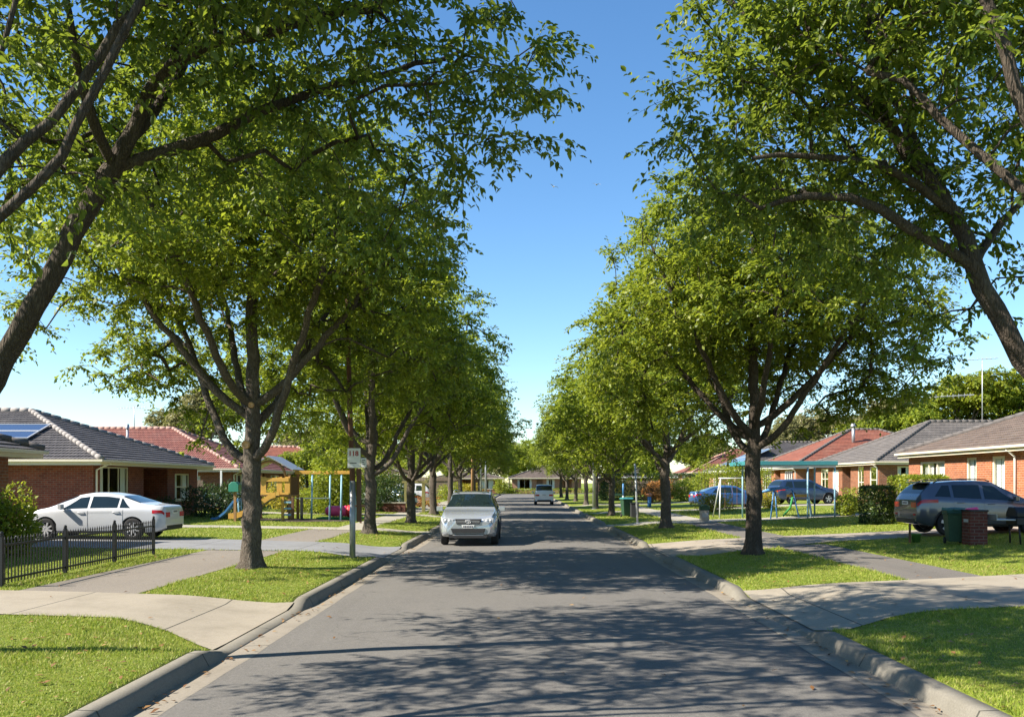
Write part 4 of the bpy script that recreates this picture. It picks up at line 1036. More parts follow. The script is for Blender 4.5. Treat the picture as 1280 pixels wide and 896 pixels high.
# ------------------------------------------------------------------ vehicles
class Body:
    """a car body: cross-sections along x (front at +L/2) shaped by a side outline and widths"""
    def __init__(s, L, top, belt, wid, roofw, low):
        s.L = L; s.c = dict(top=top, belt=belt, wid=wid, roofw=roofw, low=low)
    def ev(s, k, x):
        p = s.c[k]; xs_ = [a for a, b in p]; zs_ = [b for a, b in p]
        w_ = [(-.06, .2), (-.03, .2), (0, .2), (.03, .2), (.06, .2)]
        return sum(np.interp(x + d, xs_, zs_) * q for d, q in w_)
    def section(s, x):
        t, b, w_, r, l = (float(s.ev(k, x)) for k in ('top', 'belt', 'wid', 'roofw', 'low'))
        t = max(t, b + .015); f = min(1, (t - b) / .45); rw = w_ * .97 * (1 - f) + r * f if f < 1 else r
        rw = w_ * .93 + (r - w_ * .93) * f
        h = b - l
        return [(0, l), (w_ * .80, l), (w_ * .955, l + .05), (w_ * .995, l + h * .28), (w_, l + h * .55), (w_ * .985, l + h * .84), (w_ * .955, b),
                (rw, b + (t - b) * .84), (rw * .90, b + (t - b) * .955), (rw * .55, t - .004), (0, t)]
    def at(s, x, t):
        q = s.section(x); i = min(int(t), len(q) - 2); f = t - i
        p0, p1, p2, p3 = (Vector((a, b, 0)) for a, b in (q[max(i - 1, 0)], q[i], q[i + 1], q[min(i + 2, len(q) - 1)]))
        v = p1.lerp(p2, f) if i in (6, 0) else .5 * ((2 * p1) + (p2 - p0) * f + (2 * p0 - 5 * p1 + 4 * p2 - p3) * f * f + (3 * p1 - p0 - 3 * p2 + p3) * f ** 3)
        return Vector((x, v.x, v.y))
    def mesh(s):
        xs_ = np.unique(np.round(np.concatenate([np.linspace(-s.L / 2, s.L / 2, 60), s.L / 2 - np.array([.02, .05, .1, .16]), -s.L / 2 + np.array([.02, .05, .1, .16])]), 4))
        ts = [0, 1, 1.5, 2, 2.5, 3, 3.5, 4, 4.5, 5, 5.5, 6, 6.25, 6.5, 6.75, 7, 7.33, 7.66, 8, 8.5, 9, 9.5, 10]
        mb = MB(); n = len(ts); ring = 2 * n - 2
        for x in xs_:
            p = [s.at(x, t) for t in ts]
            for q in p: mb.v.append((q.x, q.y, q.z))
            for q in reversed(p[1:-1]): mb.v.append((q.x, -q.y, q.z))
        for i in range(len(xs_) - 1):
            for k in range(ring):
                k2 = (k + 1) % ring; mb.f.append((i * ring + k, i * ring + k2, (i + 1) * ring + k2, (i + 1) * ring + k))
        mb.f.append(tuple(range(ring))); b_ = (len(xs_) - 1) * ring; mb.f.append(tuple(b_ + k for k in reversed(range(ring))))
        return mb
    def nrm(s, x, t):
        e = .01; a = s.at(x + e, t) - s.at(x - e, t); b_ = s.at(x, min(t + .05, 9.999)) - s.at(x, max(t - .05, 0)); n = a.cross(b_)
        if n.length < 1e-9: return Vector((0, 1, 0))
        n.normalize()
        if n.y < -1e-3 or (abs(n.y) < 1e-3 and n.z < 0): n = -n
        if t > 6.9 and n.z < 0: n = -n
        return n
    def patch(s, mb, xa, xb, ta, tb, off=.004, side=(1, -1), nx=10, nt_=5, xa2=None, xb2=None):
        """surface patch between stations; xa2/xb2 give the upper edge's own span"""
        for sg in side:
            base = len(mb.v)
            for j in range(nt_ + 1):
                f = j / nt_; t = ta + (tb - ta) * f; a = xa + ((xa2 if xa2 is not None else xa) - xa) * f; b_ = xb + ((xb2 if xb2 is not None else xb) - xb) * f
                for i in range(nx + 1):
                    x = a + (b_ - a) * i / nx; p = s.at(x, min(t, 9.9999)) + s.nrm(x, t) * off; mb.v.append((p.x, p.y * sg, p.z))
            for j in range(nt_):
                for i in range(nx):
                    q = base + j * (nx + 1) + i; f = (q, q + 1, q + nx + 2, q + nx + 1); mb.f.append(f if sg > 0 else f[::-1])
        return mb

def make_car(label, spec, mat, cat='car', name='parked_car', far=False):
    L, wb, wr, W = spec['L'], spec['wheels'], spec['wr'], spec['W']
    B = Body(L, spec['top'], spec['belt'], spec['wid'], spec['roofw'], spec['low'])
    root = thing(name, label, cat)
    body = B.mesh().build('body', mat, root, True)
    # wheel arches are cut out of the body
    cut = MB()
    for x in wb:
        for sg in (1, -1): cut.lathe([(wr + .055, W - .27), (wr + .055, W + .3)] if sg > 0 else [(wr + .055, -W - .3), (wr + .055, -W + .27)], 28, (x, 0, wr), 'y')
    co = cut.build('cutter', mat)
    md = body.modifiers.new('arch', 'BOOLEAN'); md.operation = 'DIFFERENCE'; md.object = co; md.solver = 'EXACT'
    dg = bpy.context.evaluated_depsgraph_get(); me = bpy.data.meshes.new_from_object(body.evaluated_get(dg)); body.modifiers.clear(); body.data = me; bpy.data.objects.remove(co)
    me.materials.clear(); me.materials.append(mat)
    for p in me.polygons: p.use_smooth = True
    try: me.set_sharp_from_angle(angle=R(38))
    except Exception: pass
    # glass
    mb = MB(); B.patch(mb, *spec['screen'], 7.12, 9.9999, .004, nt_=8); mb.build('windscreen', MAT['carglass'], root, True, fix=False)
    mb = MB(); B.patch(mb, *spec['rearscreen'], 7.12, 9.9999, .004, nt_=8); mb.build('rear_window', MAT['carglass'], root, True, fix=False)
    for (a, b_, a2, b2) in spec['sides']:
        for sg in (1, -1):
            mb = MB(); B.patch(mb, a, b_, 6.10, 6.90, .004, (sg,), nt_=6, xa2=a2, xb2=b2); mb.build('side_window', MAT['carglass'], root, True, fix=False)
    # doors stand a hair proud of the body so that their gaps read
    for (a, b_) in spec['doors']:
        for sg in (1, -1):
            mb = MB(); B.patch(mb, a, b_, 2.3, 5.9, .006, (sg,), nt_=10, nx=12); d = mb.build('door', mat, root, True, fix=False)
            p = B.at(a + .2, 5.25); mb = MB(); y = p.y * sg
            mb.tube([(a + .10, y + .008 * sg, p.z), (a + .13, y + .035 * sg, p.z), (a + .29, y + .035 * sg, p.z), (a + .32, y + .008 * sg, p.z)], .014, 6); mb.build('handle', spec.get('handle', mat), d, True)
    mb = MB(); 
    for sg in (1, -1): B.patch(mb, wb[1] + wr + .07, wb[0] - wr - .07, 1.5, 2.2, .006, (sg,))
    mb.build('sill_trim', MAT['plastic'], root, True, fix=False)
    for x in wb:
        for sg in (1, -1):
            c = (x, sg * (W - .125), wr); wh = part_empty('wheel', root, c)
            mb = MB(); w2 = .115
            mb.lathe([(wr * .66, -w2 * .9), (wr * .9, -w2), (wr * .97, -w2 * .85), (wr, -w2 * .5), (wr, w2 * .5), (wr * .97, w2 * .85), (wr * .9, w2), (wr * .66, w2 * .9)], 32, c, 'y', False); mb.build('tyre', MAT['rubber'], wh, True)
            mb = MB(); y0 = w2 * .62 * sg
            mb.lathe([(wr * .70, y0 * 1.3), (wr * .66, y0 * 1.35), (wr * .62, y0 * .9), (wr * .60, -y0)], 32, c, 'y', False)
            mb.lathe([(wr * .16, y0 * 1.15), (wr * .13, y0 * 1.3), (.001, y0 * 1.32)], 14, c, 'y', False)
            for i in range(spec.get('spokes', 5)):
                t = 2 * math.pi * i / spec.get('spokes', 5) + .3
                for dt in ((-.12, .12) if spec.get('twin', True) else (0,)):
                    a = Vector((c[0] + math.cos(t + dt * .5) * wr * .12, c[1] + y0 * 1.18, c[2] + math.sin(t + dt * .5) * wr * .12)); b_ = Vector((c[0] + math.cos(t + dt) * wr * .63, c[1] + y0 * 1.15, c[2] + math.sin(t + dt) * wr * .63)); mb.beam(a, b_, .03, .05)
            mb.build('rim', MAT['chrome'], wh, False)
            mb = MB(); mb.lathe([(.001, -.05 * sg), (wr * .62, -.05 * sg), (wr * .62, -.03 * sg), (.001, -.03 * sg)], 24, c, 'y'); mb.build('brake_disc', MAT['plastic'], wh)
    if spec.get('arch'):
        for x in wb:
            for sg in (1, -1):
                mb = MB(); pts = []
                for i in range(15):
                    t_ = math.pi * (-.06 + 1.12 * i / 14); zz = wr + (wr + .075) * math.sin(t_); xx = x + (wr + .075) * math.cos(t_)
                    tt = min(range(12, 60), key=lambda q: abs(B.at(xx, q / 10).z - zz)) / 10; pts.append((xx, sg * (B.at(xx, tt).y + .004), zz))
                mb.tube(pts, .028, 6); mb.build('arch_trim', MAT['plastic'], root, True)
    # mirrors
    mx, mt = spec['mirror']; p = B.at(mx, 6.1)
    for sg in (1, -1):
        mb = MB(); y = p.y * sg; mb.tube([(mx, y, p.z + .03), (mx + .01, y + .09 * sg, p.z + .06)], [.03, .025], 6)
        mb.box(mx - .05, mx + .07, min(y + .05 * sg, y + .25 * sg), max(y + .05 * sg, y + .25 * sg), p.z + .01, p.z + .16); mb.build('wing_mirror', mat, root, bevel=.03)
    # lamps: corner patches that wrap from the flank on to the nose and tail
    H = L / 2
    for sg in (1, -1):
        mb = MB(); a, b_, ta, tb = spec['headlight']; B.patch(mb, a, b_, ta, tb, .006, (sg,)); mb.build('headlight', MAT['lamp_clear'], root, True, fix=False)
        mb = MB(); a, b_, ta, tb = spec['taillight']; B.patch(mb, a, b_, ta, tb, .006, (sg,)); 
        q = B.at(-H + .004, 5.2); y0, y1 = sorted((q.y * sg * .55, q.y * sg * .97)); mb.box(-H - .012, -H + .03, y0, y1, q.z - .06, q.z + .09); mb.build('taillight', MAT['lamp_red'], root, False, fix=False)
    zr = spec['platez']; mb = MB(); mb.box(-H - .02, -H + .01, -.2, .2, zr, zr + .11); pl = mb.build('number_plate', MAT['plate'], root)
    mb = MB()
    for i in range(6): mb.box(-H - .023, -H - .020, -.16 + i * .055, -.125 + i * .055, zr + .025, zr + .085)
    mb.build('characters', MAT['ink'], pl)
    mb = MB(); lowr = float(B.ev('low', -H + .1)); mb.box(-H - .008, -H + .15, -W * .72, W * .72, lowr - .02, lowr + .13); mb.build('rear_bumper_trim', MAT['plastic'], root, bevel=.02)
    return root, B

sedan = dict(L=4.75, W=.90, wr=.335, wheels=(1.42, -1.36), platez=.80, spokes=8, twin=False,
    top=[(-2.4, .80), (-2.375, .98), (-2.30, 1.04), (-1.80, 1.09), (-1.62, 1.13), (-.95, 1.37), (-.45, 1.455), (.05, 1.46), (.45, 1.40), (1.25, 1.03), (1.4, .985), (1.9, .90), (2.2, .80), (2.33, .68), (2.4, .58)],
    belt=[(-2.4, .74), (-2.3, .93), (-1.6, .96), (0, .93), (1.2, .91), (1.7, .85), (2.2, .72), (2.4, .52)], wid=[(-2.4, .74), (-2.3, .80), (-2.1, .87), (-1, .90), (1.2, .90), (1.9, .87), (2.15, .80), (2.3, .68), (2.4, .52)],
    roofw=[(-2.4, .62), (-1.2, .60), (-.3, .58), (.6, .60), (1.3, .70), (2.4, .6)], low=[(-2.4, .36), (-2.1, .24), (-1.5, .20), (1.6, .20), (2.1, .21), (2.4, .30)],
    screen=(.50, 1.18), rearscreen=(-1.56, -.98), sides=[(-1.28, -.93, -.98, -.93), (-.86, .02, -.86, .0), (.10, .98, .10, .42)], doors=[(-1.05, .04), (.07, 1.06)], mirror=(.86, 0), headlight=(1.9, 2.28, 4.9, 5.9), taillight=(-2.34, -1.98, 4.9, 5.75))
suv = dict(L=4.55, W=.925, wr=.36, wheels=(1.38, -1.30), platez=.92, spokes=5,
    top=[(-2.3, 1.0), (-2.26, 1.12), (-2.12, 1.34), (-1.92, 1.60), (-1.75, 1.655), (-1.0, 1.685), (-.2, 1.69), (.25, 1.655), (1.12, 1.16), (1.25, 1.12), (1.75, 1.05), (2.08, .96), (2.24, .82), (2.3, .70)],
    belt=[(-2.3, .95), (-2.1, 1.08), (-1.5, 1.06), (0, 1.03), (1.2, 1.0), (1.8, .94), (2.15, .82), (2.3, .62)], wid=[(-2.3, .80), (-2.2, .85), (-1.9, .91), (-1, .925), (1.2, .925), (1.8, .90), (2.1, .83), (2.22, .76), (2.3, .62)],
    roofw=[(-2.3, .70), (-1.7, .66), (-.3, .66), (.5, .66), (1.2, .74), (2.3, .66)], low=[(-2.3, .42), (-2.0, .30), (-1.5, .26), (1.6, .26), (2.0, .27), (2.3, .38)],
    screen=(.34, 1.05), rearscreen=(-2.16, -1.93), sides=[(-1.82, -1.22, -1.60, -1.22), (-1.12, -.22, -1.12, -.24), (-.12, .92, -.12, .30)], doors=[(-1.12, -.18), (-.15, .94)], mirror=(.78, 0), headlight=(1.78, 2.2, 4.9, 5.9), taillight=(-2.24, -1.82, 4.95, 5.8))
suv['arch'] = True
wagon = dict(suv, top=[(-2.3, .98), (-2.27, 1.08), (-2.12, 1.28), (-1.82, 1.56), (-1.62, 1.615), (-1.0, 1.665), (-.3, 1.68), (.2, 1.645), (1.15, 1.13), (1.28, 1.09), (1.75, 1.02), (2.08, .93), (2.24, .80), (2.3, .70)],
    belt=[(-2.3, .94), (-2.1, 1.12), (-1.6, 1.14), (-.6, 1.07), (.4, 1.03), (1.2, 1.0), (1.8, .92), (2.15, .80), (2.3, .62)],
    rearscreen=(-2.12, -1.80), sides=[(-1.72, -1.20, -1.42, -1.20), (-1.10, -.22, -1.10, -.24), (-.12, .98, -.12, .28)], taillight=(-2.25, -1.62, 4.95, 5.75))
van = dict(L=4.3, W=.86, wr=.32, wheels=(1.35, -1.25), platez=.85, spokes=5,
    top=[(-2.15, 1.0), (-2.12, 1.25), (-2.05, 1.62), (-1.92, 1.78), (-1.2, 1.84), (.2, 1.82), (.7, 1.72), (1.45, 1.12), (1.9, .98), (2.15, .75)],
    belt=[(-2.15, .9), (-2.0, 1.02), (0, 1.0), (1.3, .98), (1.9, .86), (2.15, .66)], wid=[(-2.15, .78), (-2.05, .83), (-1.5, .86), (1.4, .86), (1.9, .80), (2.15, .6)],
    roofw=[(-2.15, .70), (-1.7, .68), (.5, .66), (1.4, .70), (2.15, .6)], low=[(-2.15, .38), (-1.9, .26), (1.6, .26), (2.15, .34)],
    screen=(.78, 1.4), rearscreen=(-2.11, -1.95), sides=[(-1.8, -1.0, -1.72, -1.0), (-.9, .1, -.9, .1), (.2, 1.15, .2, .8)], doors=[(-.9, .15), (.2, 1.15)], mirror=(1.0, 0), headlight=(1.7, 2.08, 4.9, 5.9), taillight=(-2.12, -1.86, 4.8, 5.9))

P_SILVER = paint('silver_paint', (.40, .43, .47), .5, .18); P_WHITE = paint('white_car_paint', (.50, .51, .53)); P_GREY = paint('slate_car_paint', (.095, .105, .135), .5, .22)
P_BLUE = paint('blue_car_paint', (.035, .10, .26), .3); P_NAVY = paint('navy_car_paint', (.022, .045, .10), .3); P_PALE = paint('pale_car_paint', (.62, .64, .68), .3)

def place(root, x, y, rz, dz=0.0):
    root.location = (x, y, (g(x, y) if abs(x) > 3.6 else float(road_z(np.array(x), np.array(y)))) + dz); root.rotation_euler = (0, 0, rz); return root

def nose(root, B, emblem=True):
    """grille, intakes, fog lamps, plate and bonnet emblem of the silver car"""
    H = B.L / 2
    def slab(name, y0, y1, z0, z1, mat, x0=-.03, x1=.02, parent=root, bevel=.012):
        xx = H; mb = MB(); mb.prism([(y0 + (y1 - y0) * .0, z1), (y1, z1), (y1 - .05, z0), (y0 + .05, z0)], xx + x0, xx + x1, 'yz'); return mb.build(name, mat, parent, bevel=bevel)
    gr = slab('grille', -.41, .41, .685, .85, MAT['plastic']); mb = MB()
    for k in range(2): mb.box(H + .018, H + .026, -.36, .36, .735 + k * .05, .745 + k * .05)
    mb.build('grille_bar', MAT['chrome'], gr)
    if emblem:
        mb = MB(); n = 20
        for rx, rz_ in ((.085, .055), (.03, .054), (.055, .022)):
            pts = [(H + .034, rx * math.cos(2 * math.pi * i / n), .77 + rz_ * math.sin(2 * math.pi * i / n) + (.018 if rx == .055 else 0)) for i in range(n + 1)]; mb.tube(pts, .007, 5)
        mb.build('emblem', MAT['chrome'], gr, True)
    slab('lower_intake', -.54, .54, .42, .555, MAT['plastic'], -.08, .03); slab('skid_plate', -.52, .52, .335, .415, MAT['galv'], -.14, .0); slab('bumper_lip', -.62, .62, .25, .345, MAT['plastic'], -.25, .01)
    pl = slab('number_plate', -.20, .20, .565, .66, MAT['plate'], .0, .034, bevel=.004); mb = MB()
    for i in range(6): mb.box(H + .034, H + .037, -.15 + i * .052, -.115 + i * .052, .585, .64)
    mb.build('characters', MAT['ink'], pl)
    for sg in (1, -1):
        mb = MB(); pts = [(sg * .44, .84), (sg * .72, .90), (sg * .80, .86), (sg * .78, .74), (sg * .50, .71)]; mb.prism(pts, H - .16, H - .02 + .004, 'yz'); hl = mb.build('headlight_lens', MAT['lamp_clear'], root, bevel=.012)
        mb = MB(); mb.lathe([(.055, H - .018), (.05, H - .010), (.001, H - .006)], 14, (0, sg * .58, .785), 'x'); mb.lathe([(.042, H - .018), (.038, H - .010), (.001, H - .006)], 14, (0, sg * .70, .80), 'x'); mb.build('bulb', MAT['chrome'], hl, True)
        mb = MB(); mb.lathe([(.062, H - .12), (.062, H - .03), (.045, H - .02), (.001, H - .018)], 16, (0, sg * .64, .50), 'x'); mb.build('fog_lamp', MAT['plastic'], root, True)

c1, B1 = make_car('silver four wheel drive car with roof rails standing at the left kerb facing the camera', suv, P_SILVER, name='parked_car')
nose(c1, B1)
for sg in (1, -1):
    mb = MB(); pts = [(x, sg * .60, float(B1.ev('top', x)) - .01 + dz) for x, dz in ((.15, .0), (.0, .045), (-.8, .05), (-1.5, .045), (-1.65, 0))]; mb.tube(pts, .018, 6); mb.build('roof_rail', MAT['galv'], c1, True)
def interior(root, x0):
    for y in (-.36, .36):
        mb = MB(); mb.box(x0 - .12, x0, y - .23, y + .23, .75, 1.2); mb.box(x0 - .12, x0 - .03, y - .13, y + .13, 1.22, 1.42); mb.build('front_seat', MAT['plastic'], root, bevel=.04)
place(c1, -1.66, 29.6, R(-90))
c2, B2 = make_car('white sedan parked in the driveway behind the black iron fence', sedan, P_WHITE)
place(c2, -12.85, 27.0, R(180)); c2.scale = (.93, .93, .97)
c3, B3 = make_car('slate grey station wagon parked in front of the orange brick house', wagon, P_GREY)
for sg in (1, -1):
    mb = MB(); pts = [(x, sg * .60, float(B3.ev('top', x)) - .01 + dz) for x, dz in ((.15, .0), (.0, .045), (-.8, .05), (-1.5, .045), (-1.65, 0))]; mb.tube(pts, .018, 6); mb.build('roof_rail', MAT['plastic'], c3, True)
mb = MB(); mb.box(-2.02, -1.70, -.55, .55, 1.585, 1.62); mb.build('spoiler', P_GREY, c3, bevel=.012)
mb = MB()
for sg in (1, -1): mb.box(-2.29, -2.25, sg * .66 - .07, sg * .66 + .07, .60, .65)
mb.build('reflector', MAT['lamp_red'], c3)
place(c3, 14.15, 27.5, R(0)); c3.scale = (.95, .97, 1.0)
c4, B4 = make_car('blue sedan parked on the lawn edge left of the white swing frame', sedan, P_BLUE)
place(c4, 13.4, 57.2, R(4))
c5, B5 = make_car('navy four wheel drive car half hidden behind the teal shelter posts', suv, P_NAVY)
place(c5, 19.2, 60, R(12))
c6, B6 = make_car('small pale van parked far down the street with its back to the camera', van, P_PALE, 'van', 'parked_van')
place(c6, 2.0, 80, R(90))
c7, B7 = make_car('white wagon parked broadside beyond the left tree row', suv, P_WHITE)
place(c7, -9.4, 69, R(180))
c8, B8 = make_car('pale blue sedan parked behind the garden arch on the left', sedan, paint('ice_car_paint', (.42, .52, .60), .3))
place(c8, -9.6, 61, R(150))

# ------------------------------------------------------------------ street furniture and garden things
# black iron fence
def iron_fence(label, a, b, first_post=True):
    a, b = Vector(a), Vector(b); root = thing('iron_fence', label, 'fence', (a.x, a.y, g(a.x, a.y))); d = (b - a); L = d.length; u = d / L; zf = lambda t: g(a.x + u.x * t, a.y + u.y * t)
    n = max(1, round(L / 2.1))
    for i in range(0 if first_post else 1, n + 1):
        p = a + u * (L * i / n); z = g(p.x, p.y); mb = MB(); M = Matrix.Translation((p.x, p.y, z)); mb.box(-.028, .028, -.028, .028, -.1, .86, M); mb.lathe([(.036, .86), (.036, .875), (.024, .88), (.034, .90), (.024, .93), (.001, .94)], 8, (p.x, p.y, z)); mb.build('post', MAT['black'], root)
    for h in (.13, .70):
        mb = MB(); mb.beam((a.x, a.y, zf(0) + h), (b.x, b.y, zf(L) + h), .022, .035); mb.build('rail', MAT['black'], root)
    m = int(L / .105)
    for i in range(1, m):
        if i > 100: break
        p = a + u * (L * i / m); z = g(p.x, p.y); mb = MB(); mb.box(-.008, .008, -.008, .008, .05, .78, Matrix.Translation((p.x, p.y, z))); mb.lathe([(.014, .78), (.016, .80), (.001, .85)], 5, (p.x, p.y, z)); mb.build('picket', MAT['black'], root)
    return root
iron_fence('black iron picket fence running along the left footpath in front of the white sedan', (-8.72, 14.75, 0), (-8.95, 21.4, 0))
iron_fence('black iron picket fence turning away from the footpath at the left edge', (-8.72, 14.75, 0), (-15.2, 15.0, 0), False)

# pole with number signs
px_, py_ = -4.15, 21.6; z = g(px_, py_)
pole = thing('sign_pole', 'tall rusty pole with a pale grey foot on the left verge', 'pole', (px_, py_, z))
mb = MB(); mb.tube([(px_, py_, z - .2), (px_, py_, z + 1.9)], [.074, .070], 14); mb.build('foot_sleeve', MAT['grey_steel'], pole, True)
mb = MB(); mb.tube([(px_, py_, z + 1.88), (px_ - .06, py_, z + 3.5), (px_ - .12, py_, z + 5.8), (px_ - .14, py_, z + 7.2)], [.066, .062, .056, .045], 12); mb.build('shaft', MAT['rust'], pole, True)
mb = MB(); mb.box(px_ - .09, px_ + .09, py_ - .095, py_ - .085, z + 2.30, z + 2.34); mb.box(px_ - .09, px_ + .09, py_ - .095, py_ - .085, z + 2.62, z + 2.66); mb.build('bracket', MAT['galv'], pole)
mb = MB(); mb.box(px_ + .095, px_ + .20, py_ + .0, py_ + .12, z + .9, z + 2.2); mb.build('conduit_box', MAT['timber_dark'], pole, bevel=.01)
sg_ = thing('number_sign', 'white sign with a dark red number bolted to the rusty pole', 'sign', (px_ + .13, py_ - .11, z + 2.22))
mb = MB(); mb.box(px_ - .10, px_ + .215, py_ - .112, py_ - .100, z + 2.22, z + 2.70); mb.build('plate', MAT['plate'], sg_, bevel=.004)
def text(parent, s, x, y, z_, size, mat, ext=.002):
    cu = bpy.data.curves.new('lettering', 'FONT'); cu.body = s; cu.size = size; cu.align_x = 'CENTER'; cu.align_y = 'CENTER'; cu.extrude = ext; cu.offset = size * .03
    t_ = bpy.data.objects.new('lettering', cu); COL.objects.link(t_)
    dg_ = bpy.context.evaluated_depsgraph_get(); me_ = bpy.data.meshes.new_from_object(t_.evaluated_get(dg_)); bpy.data.objects.remove(t_)
    o_ = bpy.data.objects.new('lettering', me_); me_.materials.clear(); me_.materials.append(mat); me_.transform(Matrix.Rotation(R(90), 4, 'X')); lnk(o_, parent); w_ = wloc(parent); o_.location = (x - w_.x, y - w_.y, z_ - w_.z); return o_
text(sg_, '118', px_ + .045, py_ - .115, z + 2.565, .165, MAT['red_ink'])
mb = MB(); mb.box(px_ - .045, px_ + .12, py_ - .1145, py_ - .1125, z + 2.325, z + 2.345); mb.build('underline', MAT['ink'], sg_)
s2 = thing('notice_plate', 'small grey white notice plate beside the number sign on the rusty pole', 'sign', (px_ + .29, py_ - .11, z + 2.23))
mb = MB(); mb.box(px_ + .225, px_ + .36, py_ - .108, py_ - .098, z + 2.235, z + 2.46); mb.build('plate', MAT['plate'], s2, bevel=.003)
mb = MB()
for k, (a, b_) in enumerate(((.25, .33), (.25, .31), (.26, .335))): mb.box(px_ + a, px_ + b_, py_ - .1105, py_ - .1085, z + 2.40 - k * .05, z + 2.418 - k * .05)
mb.build('print', MAT['ink'], s2)

def pole_plain(label, x, y, h, r, mat, arm=None, tilt=0.0, name='street_pole'):
    z = g(x, y); root = thing(name, label, 'pole', (x, y, z)); mb = MB(); mb.tube([(x, y, z - .2), (x + tilt * .5, y, z + h * .5), (x + tilt, y, z + h)], [r, r * .92, r * .8], 10)
    mb.lathe([(r * 1.9, 0), (r * 1.9, .03), (r * 1.2, .05)], 10, (x, y, z)); mb.build('shaft', MAT[mat], root, True)
    if arm:
        mb = MB(); mb.tube([(x + tilt, y, z + h - .1), (x + tilt - arm * .4, y, z + h + .35), (x + tilt - arm, y, z + h + .45)], [.045, .04, .035], 8); mb.build('arm', MAT[mat], root, True)
        mb = MB(); mb.tube([(x + tilt - arm + .1, y, z + h + .43), (x + tilt - arm - .5, y, z + h + .45)], [.06, .09], 8); mb.build('lamp_head', MAT['grey_steel'], root, True)
    return root
pole_plain('thin white marker post leaning slightly on the right verge beside a tree trunk', 5.25, 39.8, 2.72, .045, 'galv', None, -.13, 'marker_post')
pole_plain('grey lamp pole against a trunk in the far right row', 5.02, 61.0, 7.0, .11, 'grey_steel', 1.6, 0, 'lamp_pole')
pole_plain('brown timber power pole behind the silver car on the left', -4.75, 85, 7.6, .14, 'timber', None, .0, 'power_pole')
pole_plain('thin grey pole between the far left trunks', -4.5, 97, 6.5, .1, 'galv', 1.4, 0, 'lamp_pole')
pole_plain('thin pale green pole nearest the road in the far left row', -4.2, 103, 6.0, .12, 'grey_steel', None, 0, 'street_pole')

# street name sign
x, y = 6.35, 55; z = g(x, y); r_ = thing('street_name_sign', 'blue topped post with a green sign blade on the right lawn', 'sign', (x, y, z))
mb = MB(); mb.tube([(x, y, z), (x, y, z + 1.0)], .045, 8); mb.build('post', MAT['galv'], r_, True)
mb = MB(); mb.tube([(x, y, z + 1.0), (x, y, z + 1.75)], .055, 8); mb.build('post_top', MAT['blue'], r_, True)
mb = MB(); mb.box(x - .62, x - .05, y - .012, y + .012, z + .98, z + 1.13); mb.build('blade', MAT['green_plastic'], r_)

def wheelie_bin(label, x, y, rz, body, lid, s=1.0):
    root = thing('wheelie_bin', label, 'bin'); bb = MB()
    v = []
    for zz, hx, hy in ((.08, .20, .23), (.92, .26, .31)):
        v += [(-hx, -hy, zz), (hx, -hy, zz), (hx, hy, zz), (-hx, hy, zz)]
    bb.add(v, [(3, 2, 1, 0), (4, 5, 6, 7), (0, 1, 5, 4), (1, 2, 6, 5), (2, 3, 7, 6), (3, 0, 4, 7)]); bb.box(-.285, .285, -.335, .335, .90, .95); bb.build('body', MAT[body], root, bevel=.02)
    lm_ = MB(); lm_.prism([(-.35, .955), (.36, .955), (.34, 1.0), (.0, 1.045), (-.30, 1.03)], -.29, .29, 'yz'); lm_.build('lid', MAT[lid], root, bevel=.015)
    hb = MB(); hb.tube([(-.2, .34, .93), (-.2, .40, .95), (.2, .40, .95), (.2, .34, .93)], .016, 6); hb.build('handle', MAT[body], root, True)
    for sx in (-1, 1):
        wv = MB(); wv.lathe([(.03, -.025), (.10, -.025), (.10, .025), (.03, .025)], 16, (sx * .22, .22, .10), 'x'); wv.build('wheel', MAT['rubber'], root, True)
    root.location = (x, y, g(x, y)); root.rotation_euler = (0, 0, rz); root.scale = (s, s, s); return root
wheelie_bin('worn dark green bin standing behind the brick letterbox pillar', 11.95, 24.3, R(-12), 'green_plastic', 'green_plastic', .9)
wheelie_bin('dark green wheelie bin on the right verge next to a black box', 5.55, 46.6, R(10), 'green_plastic', 'teal')
x, y = 5.85, 45.6; z = g(x, y); r_ = thing('crate', 'black box standing in front of the dark green wheelie bin', 'crate', (x, y, z))
mb = MB(); mb.box(x - .2, x + .2, y - .2, y + .2, z, z + .72); mb.build('body', MAT['plastic'], r_, bevel=.02); mb = MB(); mb.box(x - .22, x + .22, y - .22, y + .22, z + .72, z + .77); mb.build('lid', MAT['black'], r_, bevel=.01)
# clothes and lids lying on the bin
x, y = 11.95, 24.25; z = g(x, y) + .945
mb = MB(); mb.add([(x + .30 * math.cos(i * .63) * (1.3 if i % 2 else .8), y + .25 * math.sin(i * .63), z - .012 + .01 * (i % 2)) for i in range(10)] + [(x + .30 * math.cos(i * .63) * (1.2 if i % 2 else .7), y + .22 * math.sin(i * .63), z + .035 + .015 * (i % 3)) for i in range(10)], [tuple(range(9, -1, -1)), tuple(range(10, 20))] + [(i, (i + 1) % 10, 10 + (i + 1) % 10, 10 + i) for i in range(10)])
tag(reorigin(mb.build('cloth', plain('faded_teal', (.05, .13, .13), .8, 0, .5, 12)), (x, y, z)), 'crumpled dull teal cloth lying on the worn green bin', 'cloth')
